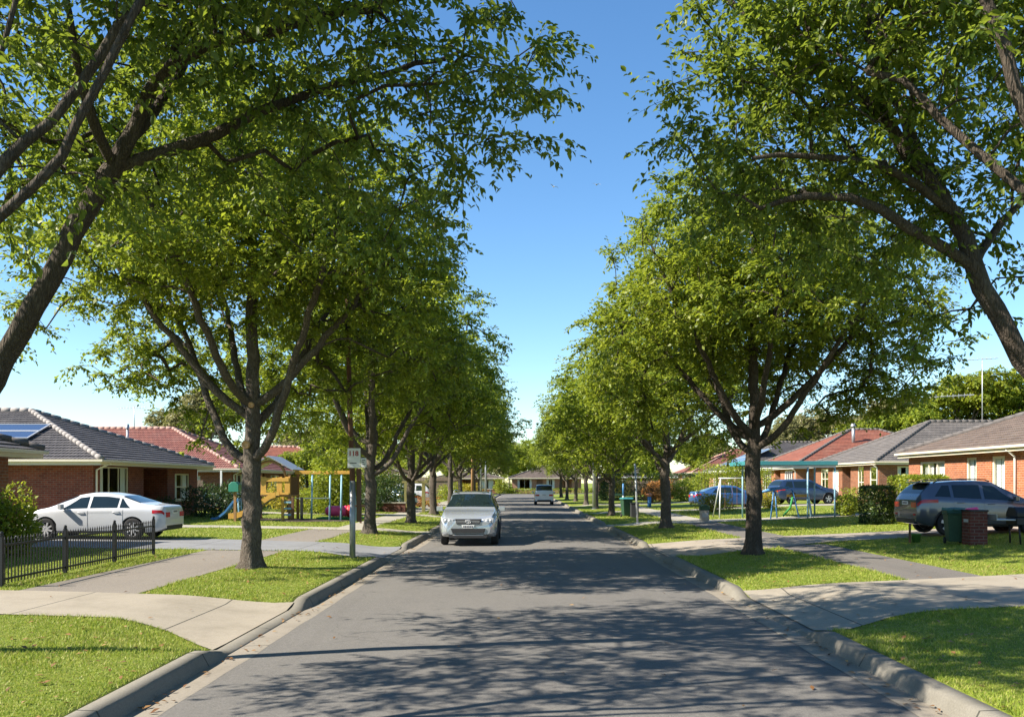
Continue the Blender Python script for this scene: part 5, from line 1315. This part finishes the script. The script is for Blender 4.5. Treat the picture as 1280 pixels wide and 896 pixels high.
# brick letterbox pillar
x, y = 12.2, 23.7; z = g(x, y); r_ = thing('letterbox_pillar', 'red brick letterbox pillar with a dark cap in front of the grey wagon', 'letterbox', (x, y, z))
mb = MB(); mb.box(x - .23, x + .23, y - .23, y + .23, z - .1, z + .90); mb.build('pillar', MAT['brick_dark'], r_, bevel=.006)
mb = MB(); mb.box(x - .25, x + .25, y - .25, y + .25, z + .90, z + .955); mb.build('cap', MAT['black'], r_, bevel=.008)
mb = MB(); mb.box(x - .238, x - .228, y - .12, y + .12, z + .62, z + .70); mb.build('letter_slot', MAT['galv'], r_)
mb = MB(); mb.add([(x - .28, y - .1, z + .958), (x + .05, y - .16, z + .958), (x + .10, y + .1, z + .958), (x - .2, y + .14, z + .958), (x - .26, y - .07, z + .99), (x + .02, y - .1, z + 1.03), (x + .05, y + .06, z + 1.02), (x - .18, y + .1, z + .985)], [(3, 2, 1, 0), (4, 5, 6, 7), (0, 1, 5, 4), (1, 2, 6, 5), (2, 3, 7, 6), (3, 0, 4, 7)])
tag(reorigin(mb.build('wrapped_parcel', MAT['pink'], bevel=.02), (x - .1, y, z + .958)), 'pink parcel lying on the brick letterbox pillar', 'parcel')
# small green tub and weeds by the wagon's wheel
x, y = 11.3, 25.2; z = g(x, y); r_ = thing('plant_tub', 'small green tub beside the wagon wheel and the green bin', 'planter', (x, y, z)); mb = MB(); mb.lathe([(.10, 0), (.13, .22), (.15, .23), (.15, .26), (.12, .26), (.11, .2), (.001, .19)], 16, (x, y, z)); mb.build('tub', plain('bright_green_plastic', (.05, .14, .025), .6, 0, .4), r_, True)
mb = MB(); mb.lathe([(.11, .20), (.06, .22), (.001, .23)], 12, (x, y, z)); mb.build('soil', MAT['soil'], r_, True)
mb = MB(); mb.box(x - .24, x - .19, y - .1, y - .05, z - .05, z + .55); tag(reorigin(mb.build('garden_stake', MAT['timber_dark'], bevel=.004), (x - .21, y - .07, z)), 'short dark stake left of the small green tub', 'stake')
# barbecue trolley
x, y = 13.12, 23.4; z = g(x, y); r_ = thing('barbecue', 'black barbecue trolley with a side shelf at the right edge of the photo', 'barbecue', (x, y, z))
mb = MB(); mb.box(x - .1, x + .75, y - .28, y + .28, z + .52, z + .72); mb.build('firebox', MAT['black'], r_, bevel=.02)
mb = MB(); mb.prism([(-.28, .725), (.28, .725), (.28, .83), (.16, 1.0), (-.12, 1.0), (-.28, .86)], x - .1, x + .75, 'yz'); hd = mb.build('hood', MAT['black'], r_, bevel=.03); hd.data.transform(Matrix.Translation((0, y, z)))
mb = MB(); mb.bar((x + .1, y - .34, z + .84), (x + .55, y - .34, z + .84), .015); mb.bar((x + .1, y - .34, z + .84), (x + .1, y - .26, z + .84), .01); mb.bar((x + .55, y - .34, z + .84), (x + .55, y - .26, z + .84), .01); mb.build('hood_handle', MAT['chrome'], r_)
mb = MB(); mb.box(x - .62, x - .11, y - .25, y + .25, z + .64, z + .68); mb.box(x - .62, x - .60, y - .25, y + .25, z + .682, z + .80); mb.build('side_shelf', MAT['grey_steel'], r_, bevel=.01)
for lx, tz in ((-.02, 0), (.66, 0)):
    for ly in (-.22, .22):
        mb = MB(); mb.tube([(x + lx, y + ly, z + .52), (x + lx + .03, y + ly * 1.15, z)], .025, 8); mb.build('leg', MAT['black'], r_, True)
# stone litter pillar sign on the right lawn
x, y = 8.35, 40.2; z = g(x, y); r_ = thing('stone_letterbox', 'small pale letterbox with a dark green rounded top on the right lawn', 'letterbox', (x, y, z))
mb = MB(); mb.box(x - .19, x + .19, y - .15, y + .15, z - .05, z + .52); mb.build('pedestal', MAT['stone'], r_, bevel=.015)
mb = MB(); mb.prism([(-.22, .522), (.22, .522), (.22, .68), (.12, .76), (-.12, .76), (-.22, .68)], y - .17, y + .17, 'xz'); q = mb.build('top', MAT['green_plastic'], r_, bevel=.02); q.data.transform(Matrix.Translation((x, 0, z)))
mb = MB(); mb.box(x - .13, x + .13, y - .157, y - .150, z + .20, z + .40); mb.build('panel', MAT['grey_steel'], r_, bevel=.004)
# blue post with an orange top
x, y = 9.0, 62.0; z = g(x, y); r_ = thing('garden_post', 'short blue post with an orange top on the far right lawn', 'post', (x, y, z)); mb = MB(); mb.tube([(x, y, z - .05), (x, y, z + .78)], [.14, .13], 10); mb.build('shaft', MAT['blue'], r_, True)
mb = MB(); mb.lathe([(.10, .78), (.19, .82), (.20, .95), (.10, 1.03), (.001, 1.05)], 12, (x, y, z)); mb.build('top', plain('terracotta', (.42, .17, .09), .8), r_, True)

# teal shelter
x0, x1, y0, y1 = 10.9, 14.45, 40.6, 43.4; z = g(12.5, 41.5); r_ = thing('shelter', 'teal framed open shelter with a flat roof on the right lawn', 'shelter', (12.7, 42, z))
for xx in (x0, x0 + 2.3, x1):
    for yy in (y0, y1):
        if xx == x0 + 2.3 and yy == y1: continue
        mb = MB(); mb.tube([(xx, yy, z - .1), (xx, yy, z + 2.52)], .04, 10); mb.build('post', MAT['paleblue'], r_, True)
mb = MB(); mb.box(x0 - .55, x1 + .06, y0 - .1, y1 + .1, z + 2.535, z + 2.56); mb.build('roof_sheet', MAT['white'], r_)
mb = MB()
for q in ((x0 - .6, x1 + .1, y0 - .14, y0 - .10), (x0 - .6, x1 + .1, y1 + .10, y1 + .14), (x0 - .6, x0 - .56, y0 - .1, y1 + .1), (x1 + .06, x1 + .1, y0 - .1, y1 + .1)): mb.box(*q, z + 2.47, z + 2.66)
mb.build('roof_fascia', MAT['teal'], r_, bevel=.01)
mb = MB(); mb.box(x0 - .5, x1, y0 - .06, y0 - .02, z + 2.36, z + 2.46); mb.build('roof_beam', MAT['white'], r_)
# play frame under the shelter
zz = z; r_ = thing('jungle_gym', 'blue climbing frame with a yellow deck beneath the teal shelter', 'play equipment', (12.3, 41.2, zz))
for a, b_ in (((11.6, 41.0), (11.75, 41.0)), ((12.05, 41.5), (11.95, 41.5)), ((12.95, 41.0), (12.6, 41.0)), ((13.55, 41.2), (13.35, 41.2)), ((13.75, 41.6), (13.45, 41.6))):
    mb = MB(); mb.tube([(a[0], a[1], zz - .05), (b_[0], b_[1], zz + (1.35 if a[0] < 13.2 else 1.75))], .035, 8); mb.build('leg', MAT['blue'] if a[0] < 13 else MAT['paleblue'], r_, True)
mb = MB(); mb.box(12.55, 13.4, 41.0, 41.7, zz + 1.0, zz + 1.12); mb.build('deck', MAT['yellow'], r_, bevel=.02)
mb = MB(); mb.tube([(11.2, 41.2, zz + 1.22), (11.7, 41.2, zz + 1.35), (12.5, 41.2, zz + 1.45)], [.05, .09, .06], 8); mb.build('monkey_beam', MAT['blue'], r_, True)
mb = MB(); mb.tube([(12.62, 40.98, zz + 1.0), (12.5, 40.95, zz + .5), (12.15, 40.9, zz + .12)], .05, 8); mb.build('slide_rail', MAT['mat_green'], r_, True)
# white swing frame
z = g(10.6, 44); r_ = thing('garden_swing', 'white metal swing frame between the blue car and the dark trunk', 'swing', (10.6, 44, z))
for xx in (9.95, 11.55):
    for dy in (-.75, .75):
        mb = MB(); mb.tube([(xx - (.22 if xx < 10.5 else -.22), 44 + dy, z - .05), (xx, 44, z + 1.95)], .035, 8); mb.build('leg', MAT['galv'], r_, True)
mb = MB(); mb.bar((9.85, 44, z + 1.95), (11.65, 44, z + 1.95), .035, 8); mb.build('crossbar', MAT['galv'], r_, True)
for xs2 in (10.35, 10.95):
    st = MB(); st.box(xs2 - .2, xs2 + .2, 43.9, 44.1, z + .50, z + .53); so_ = st.build('swing_seat', MAT['rubber'], r_)
    mb = MB()
    for dx in (-.18, .18): mb.bar((xs2 + dx, 44, z + .53), (xs2 + dx, 44, z + 1.94), .012, 5)
    mb.build('chains', MAT['timber_dark'], so_)

# ------------------------------------------------------------------ playground on the left
z = g(-10.5, 40)
mb = MB(); n = 40; a_ = [(-10.2 + 2.55 * math.cos(2 * math.pi * i / n), 40.4 + 1.55 * math.sin(2 * math.pi * i / n)) for i in range(n)]
mb.add([(p[0], p[1], g(*p) + .03) for p in a_] + [(-10.2, 40.4, z + .06)], [(i, (i + 1) % n, n) for i in range(n)]); tag(reorigin(mb.build('mulch_bed', MAT['mulch'], fix=False), (-10.2, 40.4, z)), kind='structure')
r_ = thing('play_tower', 'timber play tower with yellow panels, grey gable roof and a pale slide', 'play equipment', (-11.6, 40.6, z))
tx0, tx1, ty0, ty1 = -12.3, -10.55, 40.0, 41.5
for xx in (tx0, tx1):
    for yy in (ty0, ty1):
        mb = MB(); mb.box(xx - .06, xx + .06, yy - .06, yy + .06, z - .1, z + 2.15); mb.build('post', MAT['timber'], r_, bevel=.006)
mb = MB(); mb.box(tx0 - .08, tx1 + .08, ty0 - .08, ty1 + .08, z + 1.1, z + 1.17); mb.build('platform', MAT['timber'], r_)
for i in range(5):
    xx = tx0 + .12 + i * .36
    if i == 2: continue
    mb = MB(); mb.box(xx, xx + .24, ty0 - .10, ty0 - .065, z + 1.18, z + 2.0); mb.build('panel', MAT['yellow'], r_, bevel=.01)
mb = MB(); mb.box(tx0, tx1, ty0 - .13, ty0 - .105, z + 1.78, z + 1.95); mb.box(tx0, tx1, ty0 - .13, ty0 - .105, z + 1.18, z + 1.28); mb.build('rail_board', MAT['yellow'], r_, bevel=.006)
mb = MB(); mb.box(tx1 - .02, tx1 + .02, ty0 + .08, ty1 - .08, z + 1.18, z + 2.0); mb.build('side_panel', MAT['timber_dark'], r_)
xm = (tx0 + tx1) / 2
for sx in (-1, 1):
    mb = MB(); e = Vector((sx * 1.12, 0, -.62)); mb.add([(xm, ty0 - .35, z + 2.95), (xm, ty1 + .3, z + 2.95), (xm + e.x, ty1 + .3, z + 2.95 + e.z), (xm + e.x, ty0 - .35, z + 2.95 + e.z), (xm, ty0 - .35, z + 2.90), (xm, ty1 + .3, z + 2.90), (xm + e.x, ty1 + .3, z + 2.90 + e.z), (xm + e.x, ty0 - .35, z + 2.90 + e.z)], [(0, 1, 2, 3), (7, 6, 5, 4), (0, 3, 7, 4), (1, 5, 6, 2), (3, 2, 6, 7), (0, 4, 5, 1)]); mb.build('roof_sheet', MAT['grey_steel'], r_)
mb = MB(); pts = [(xm + .7 * math.cos(math.pi * i / 10), ty0 - .05, z + 2.0 + .7 * math.sin(math.pi * i / 10)) for i in range(11)]; mb.tube(pts, .06, 6); mb.build('arch', MAT['timber'], r_, True)
sl = MB(); prof = [(-10.95, 1.15), (-11.15, 1.1), (-11.7, .72), (-12.25, .38), (-12.7, .22), (-13.05, .2)]
for (xa, za), (xb, zb) in zip(prof, prof[1:]): sl.add([(xa, 39.2, z + za), (xb, 39.2, z + zb), (xb, 39.75, z + zb), (xa, 39.75, z + za), (xa, 39.2, z + za - .04), (xb, 39.2, z + zb - .04), (xb, 39.75, z + zb - .04), (xa, 39.75, z + za - .04)], [(0, 1, 2, 3), (7, 6, 5, 4), (0, 4, 5, 1), (2, 6, 7, 3)])
so_ = sl.build('slide', MAT['paleblue'], r_)
for yy in (39.17, 39.78):
    mb = MB()
    for (xa, za), (xb, zb) in zip(prof, prof[1:]): mb.add([(xa, yy - .025, z + za - .08), (xb, yy - .025, z + zb - .08), (xb, yy - .025, z + zb + .17), (xa, yy - .025, z + za + .17), (xa, yy + .025, z + za - .08), (xb, yy + .025, z + zb - .08), (xb, yy + .025, z + zb + .17), (xa, yy + .025, z + za + .17)], [(0, 1, 2, 3), (7, 6, 5, 4), (3, 2, 6, 7), (0, 4, 5, 1)])
    mb.build('slide_side', MAT['yellow'], so_)
for xx, m2 in ((-10.75, 'yellow'), (-10.3, 'timber_dark'), (-9.9, 'black')):
    mb = MB(); mb.box(xx - .055, xx + .055, 39.55, 39.66, z - .05, z + 1.08); mb.build('ladder_post', MAT[m2], r_)
mb = MB()
for k in range(3): mb.box(-10.7, -10.35, 39.58, 39.64, z + .25 + .28 * k, z + .33 + .28 * k)
mb.build('rungs', MAT['paleblue'], r_)
# blue swing set beside the tower
r_ = thing('swing_set', 'blue swing set with a yellow top beam on the mulch bed beside the play tower', 'swing', (-9.0, 40.6, z))
mb = MB(); mb.box(-10.45, -7.75, 40.52, 40.66, z + 2.12, z + 2.28); mb.build('top_beam', MAT['yellow'], r_, bevel=.01)
for xx, sp in ((-9.65, .05), (-8.82, .05), (-8.3, .05), (-7.85, .28), (-7.75, .4)):
    mb = MB(); mb.tube([(xx + sp * .5, 40.3 if sp < .1 else 40.2, z - .05), (xx, 40.59, z + 2.13)], .045, 8); mb.build('leg', MAT['paleblue'], r_, True)
mb = MB(); mb.bar((-10.5, 40.35, z + 1.02), (-8.82, 40.35, z + 1.02), .025, 6); mb.build('side_rail', MAT['white'], r_)
r_ = thing('play_tunnel', 'pink ribbed play tunnel with a red end lying beneath the blue swing set', 'play tunnel', (-8.6, 41.6, z + .1)); tunnel_root = r_
mb = MB(); pr = []; 
for i in range(13): pr.append((.30 + (.035 if i % 2 else 0), -9.2 + i * .085))
mb.lathe([(.02, -9.42), (.18, -9.38), (.26, -9.28)] + pr, 18, (0, 41.6, z + .46), 'x'); mb.build('tunnel', MAT['pink'], r_, True)
mb = MB(); mb.lathe([(.33, -8.16), (.36, -8.1), (.36, -7.72), (.30, -7.68), (.28, -7.7), (.28, -8.0)], 18, (0, 41.6, z + .46), 'x'); mb.build('tunnel_end', MAT['red'], r_, True)
mb = MB(); mb.box(-9.6, -7.5, 41.1, 42.3, z + .02, z + .1); tunnel_root.scale = (.84, .84, .8); tag(reorigin(mb.build('play_mat', MAT['mat_green'], bevel=.02), (-8.6, 41.7, z)), 'green rubber mat beneath the pink play tunnel', 'mat')
r_ = thing('bird_table', 'small dark bird table on a post at the right end of the mulch bed', 'bird table', (-7.05, 38.6, g(-7.05, 38.6))); zz = g(-7.05, 38.6)
mb = MB(); mb.box(-7.10, -7.02, 38.56, 38.64, zz - .05, zz + .72); mb.build('post', MAT['timber_dark'], r_); mb = MB(); mb.box(-7.32, -6.80, 38.4, 38.8, zz + .72, zz + .80); mb.build('tray', MAT['timber_dark'], r_, bevel=.01)
# toddler slide and teal box left of the thick trunk
zz = g(-13, 40); r_ = thing('toy_slide', 'small blue toy slide beside a shrub left of the thick trunk', 'toy slide', (-13.4, 39.9, zz))
mb = MB(); pf = [(-12.75, 1.0), (-13.0, .9), (-13.35, .45), (-13.7, .16), (-14.0, .12)]
for (xa, za), (xb, zb) in zip(pf, pf[1:]): mb.add([(xa, 39.6, zz + za), (xb, 39.6, zz + zb), (xb, 40.1, zz + zb), (xa, 40.1, zz + za), (xa, 39.6, zz + za - .12), (xb, 39.6, zz + zb - .12), (xb, 40.1, zz + zb - .12), (xa, 40.1, zz + za - .12)], [(0, 1, 2, 3), (7, 6, 5, 4), (0, 4, 5, 1), (2, 6, 7, 3), (1, 5, 6, 2), (0, 3, 7, 4)])
mb.build('chute', MAT['blue'], r_)
for yy in (39.65, 40.05):
    mb = MB(); mb.tube([(-12.72, yy, zz - .05), (-12.78, yy, zz + 1.0)], .035, 8); mb.build('leg', MAT['paleblue'], r_, True)
x, y = -12.6, 38.7; zz = g(x, y); r_ = thing('post_box', 'teal box on a short timber post left of the thick trunk', 'letterbox', (x, y, zz)); mb = MB(); mb.box(x - .05, x + .05, y - .05, y + .05, zz - .05, zz + 1.3); mb.build('post', MAT['timber'], r_); mb = MB(); mb.prism([(-.22, 1.3), (.22, 1.3), (.22, 1.62), (.1, 1.74), (-.1, 1.74), (-.22, 1.62)], y - .22, y + .22, 'xz'); q = mb.build('box', plain('sea_green', (.03, .19, .13), .5), r_, bevel=.02); q.data.transform(Matrix.Translation((x, 0, zz)))

# low garden wall, arch, fence at the back on the left
zz = g(-9, 52); r_ = thing('garden_wall', 'low dark garden wall with a pale coping behind the left street trees', 'wall', (-8.2, 52.6, zz)); mb = MB(); mb.box(-9.3, -6.95, 52.5, 52.75, zz - .1, zz + .5); mb.build('wall', MAT['brick_dark'], r_); mb = MB(); mb.box(-9.35, -6.9, 52.46, 52.79, zz + .503, zz + .58); mb.build('coping', MAT['conc_pale'], r_, bevel=.01)
zz = g(-6.9, 53); r_ = thing('garden_arch', 'mossy timber garden arch at the end of the low garden wall', 'arch', (-6.5, 53, zz))
for xx in (-6.95, -5.9):
    mb = MB(); mb.box(xx - .1, xx + .1, 52.9, 53.1, zz - .1, zz + 1.75); mb.build('post', plain('mossy_timber', (.21, .19, .07), .9, 0, .4, 9) if xx < -6.5 else bpy.data.materials['mossy_timber'], r_, bevel=.01)
mb = MB(); mb.box(-7.2, -5.65, 52.9, 53.1, zz + 1.755, zz + 1.87); mb.build('lintel', bpy.data.materials['mossy_timber'], r_, bevel=.01)
def paling(label, x0, x1, y, h):
    n = int((x1 - x0) / .16); zz = g((x0 + x1) / 2, y); r_ = thing('paling_fence', label, 'fence', ((x0 + x1) / 2, y, zz)); mb = MB(); rr = random.Random(int(x0 * 7 + y))
    for i in range(n): mb.box(x0 + i * .16, x0 + i * .16 + .148, y, y + .02, zz - .05, zz + h + rr.uniform(-.03, .03))
    mb.build('palings', MAT['fence_timber'], r_); mb = MB(); mb.box(x0, x1, y - .06, y - .005, zz + .3, zz + .38); mb.box(x0, x1, y - .06, y - .005, zz + h - .4, zz + h - .32); mb.build('rail', MAT['fence_timber'], r_)
paling('brown paling fence beyond the white wagon on the left', -14.8, -6.6, 90.5, 2.3)
paling('paling fence between the charcoal and salmon roofed houses', -34, -18.6, 51.5, 1.8)
paling('far paling fence behind the long hedge on the right', 9, 22, 110, 1.8)

# ------------------------------------------------------------------ shrubs and hedges
SH = 'garden shrubs'
def zg_(x, y): return (x, y, g(x, y) - .02)
shrub('shrub', 'bushy green and gold shrub behind the iron fence at the left edge', 'shrub', zg_(-12.05, 20.6), (.75, .7, 1.5), 4600, .095, 'leaf_bright', group=SH)
shrub('shrub', 'dark shrub at the corner of the red brick house beside the porch', 'shrub', zg_(-15.6, 43), (1.0, .8, 1.5), 2200, .11, 'leaf_dark', group=SH)
shrub('shrub', 'broad dark green shrub left of the teal post box', 'shrub', zg_(-14.0, 41.2), (.95, .8, 1.75), 2600, .11, 'leaf_dark', group=SH)
shrub('shrub', 'low reddish brown shrub against the red brick wall', 'shrub', zg_(-16.0, 39.6), (.7, 1.2, 1.0), 1500, .10, 'leaf_dark', group=SH)
shrub('shrub', 'egg shaped bright green bush left of the number sign pole', 'shrub', zg_(-9.95, 47), (1.35, 1.3, 3.3), 14000, .12, 'leaf_bright', 'egg', group=SH)
shrub('shrub', 'low yellow green bush between the blue swing set and the egg shaped bush', 'shrub', zg_(-11.4, 49), (1.6, .9, 1.5), 2600, .12, 'leaf_bright', group=SH)
shrub('shrub', 'small yellow leaved bush behind the swing set legs', 'shrub', zg_(-13.4, 50), (1.1, .8, 2.0), 2000, .13, 'leaf_yellow', group=SH)
shrub('hedge', 'dark garden hedge behind the play tower and swing set', 'hedge', zg_(-13.0, 52.5), (4.6, .7, 1.3), 5200, .14, 'leaf_dark', 'box')
shrub('shrub', 'large dark shrub above the low garden wall', 'shrub', zg_(-8.6, 54.2), (1.7, 1.2, 2.4), 4200, .13, 'leaf_dark', group=SH)
shrub('shrub', 'tall pale green shrub behind the large dark shrub', 'shrub', zg_(-9.8, 58), (2.4, 1.6, 3.6), 5600, .16, 'leaf_bright', group=SH)
shrub('shrub', 'low flowering shrub in front of the white wagon', 'shrub', zg_(-7.4, 64.5), (1.4, .7, .8), 1200, .12, 'leaf_orange', group=SH)
shrub('shrub', 'bright shrub behind the roof of the silver car', 'shrub', zg_(-6.6, 82), (1.2, 1.0, 1.7), 2200, .15, 'leaf_bright', group=SH)
shrub('hedge', 'dark clipped square hedge left of the grey wagon', 'hedge', zg_(13.95, 34.5), (.44, .75, 1.45), 6500, .09, 'leaf_dark', 'box')
shrub('hedge', 'bright green clipped hedge directly behind the grey wagon', 'hedge', zg_(15.15, 33.6), (.78, .9, 1.8), 9500, .095, 'leaf_bright', 'box')
shrub('shrub', 'bright green shrub at the right foot of the teal shelter', 'shrub', zg_(15.3, 41.3), (.62, .55, .95), 2200, .10, 'leaf_bright', group=SH)
shrub('shrub', 'low gold and green shrub in front of the white front door', 'shrub', zg_(21.6, 55.5), (1.6, .8, 1.1), 2000, .12, 'leaf_bright', group=SH)
shrub('shrub', 'yellow bush in front of the blue sedan', 'shrub', zg_(11.3, 51.8), (1.0, .7, 1.15), 2200, .11, 'leaf_yellow', group=SH)
shrub('shrub', 'small yellow bush right of the dark straight trunk', 'shrub', zg_(14.9, 52.8), (.55, .6, 1.1), 1300, .11, 'leaf_yellow', group=SH)
shrub('shrub', 'large yellow green bush behind the blue sedan', 'shrub', zg_(17.8, 74), (3.4, 2.2, 3.3), 8000, .16, 'leaf_bright', group=SH)
shrub('shrub', 'clipped green shrub left of the blue sedan', 'shrub', zg_(14.2, 76), (2.0, 1.4, 1.75), 4200, .14, 'leaf', group=SH)
shrub('shrub', 'orange leaved bush right of the middle trunk on the right', 'shrub', zg_(12.6, 80), (1.5, 1.2, 2.0), 2400, .15, 'leaf_orange', group=SH)
shrub('shrub', 'russet garden bush left of the middle trunk on the right', 'shrub', zg_(11.2, 76), (.9, .8, 1.6), 1600, .14, 'leaf_orange', group=SH)
shrub('hedge', 'long dark green hedge behind the bins on the right', 'hedge', zg_(12.8, 88), (4.8, 1.2, 2.5), 9000, .17, 'leaf_dark', 'box')
shrub('shrub', 'yellow bush beyond the long hedge beside the grey lamp pole', 'shrub', zg_(10.6, 96), (1.3, 1.0, 2.0), 1800, .16, 'leaf_yellow', group=SH)
shrub('hedge', 'low green hedge in front of the end house', 'hedge', zg_(5.0, 144.6), (7.2, .6, .8), 3600, .22, 'leaf', 'box')
shrub('shrub', 'round green shrub at the left of the end house', 'shrub', zg_(-3.2, 145), (1.5, 1.2, 2.4), 1800, .22, 'leaf_bright', group=SH)
shrub('shrub', 'yellowish shrub before the low end house', 'shrub', zg_(-8.6, 145), (2.0, 1.2, 1.6), 1800, .22, 'leaf_yellow', group=SH)

# birds
for (px, py, Y, rz, lab) in ((692, 233.5, 90, .4, 'tiny far bird gliding in the blue gap, left of the other'), (745.5, 231, 95, -.5, 'tiny far bird gliding in the blue gap, right of the other')):
    p = at(px, py, Y); mb = MB(); mb.lathe([(.001, -.22), (.05, -.12), (.07, 0), (.05, .12), (.02, .2), (.001, .24)], 8, (0, 0, 0), 'y')
    for s_ in (-1, 1): mb.add([(s_ * .04, -.08, .02), (s_ * .04, .1, .02), (s_ * .32, .08, .13), (s_ * .6, -.06, .03), (s_ * .3, -.06, .11), (s_ * .04, -.08, .035), (s_ * .04, .1, .035), (s_ * .32, .08, .145), (s_ * .6, -.06, .04), (s_ * .3, -.06, .125)], [(0, 1, 2, 4), (4, 2, 3), (9, 7, 6, 5), (8, 7, 9)])
    o = mb.build('bird', MAT['skin_bird'], None); o.location = p; o.rotation_euler = (.1, .25, rz); tag(o, lab, 'bird', 'birds in the sky')
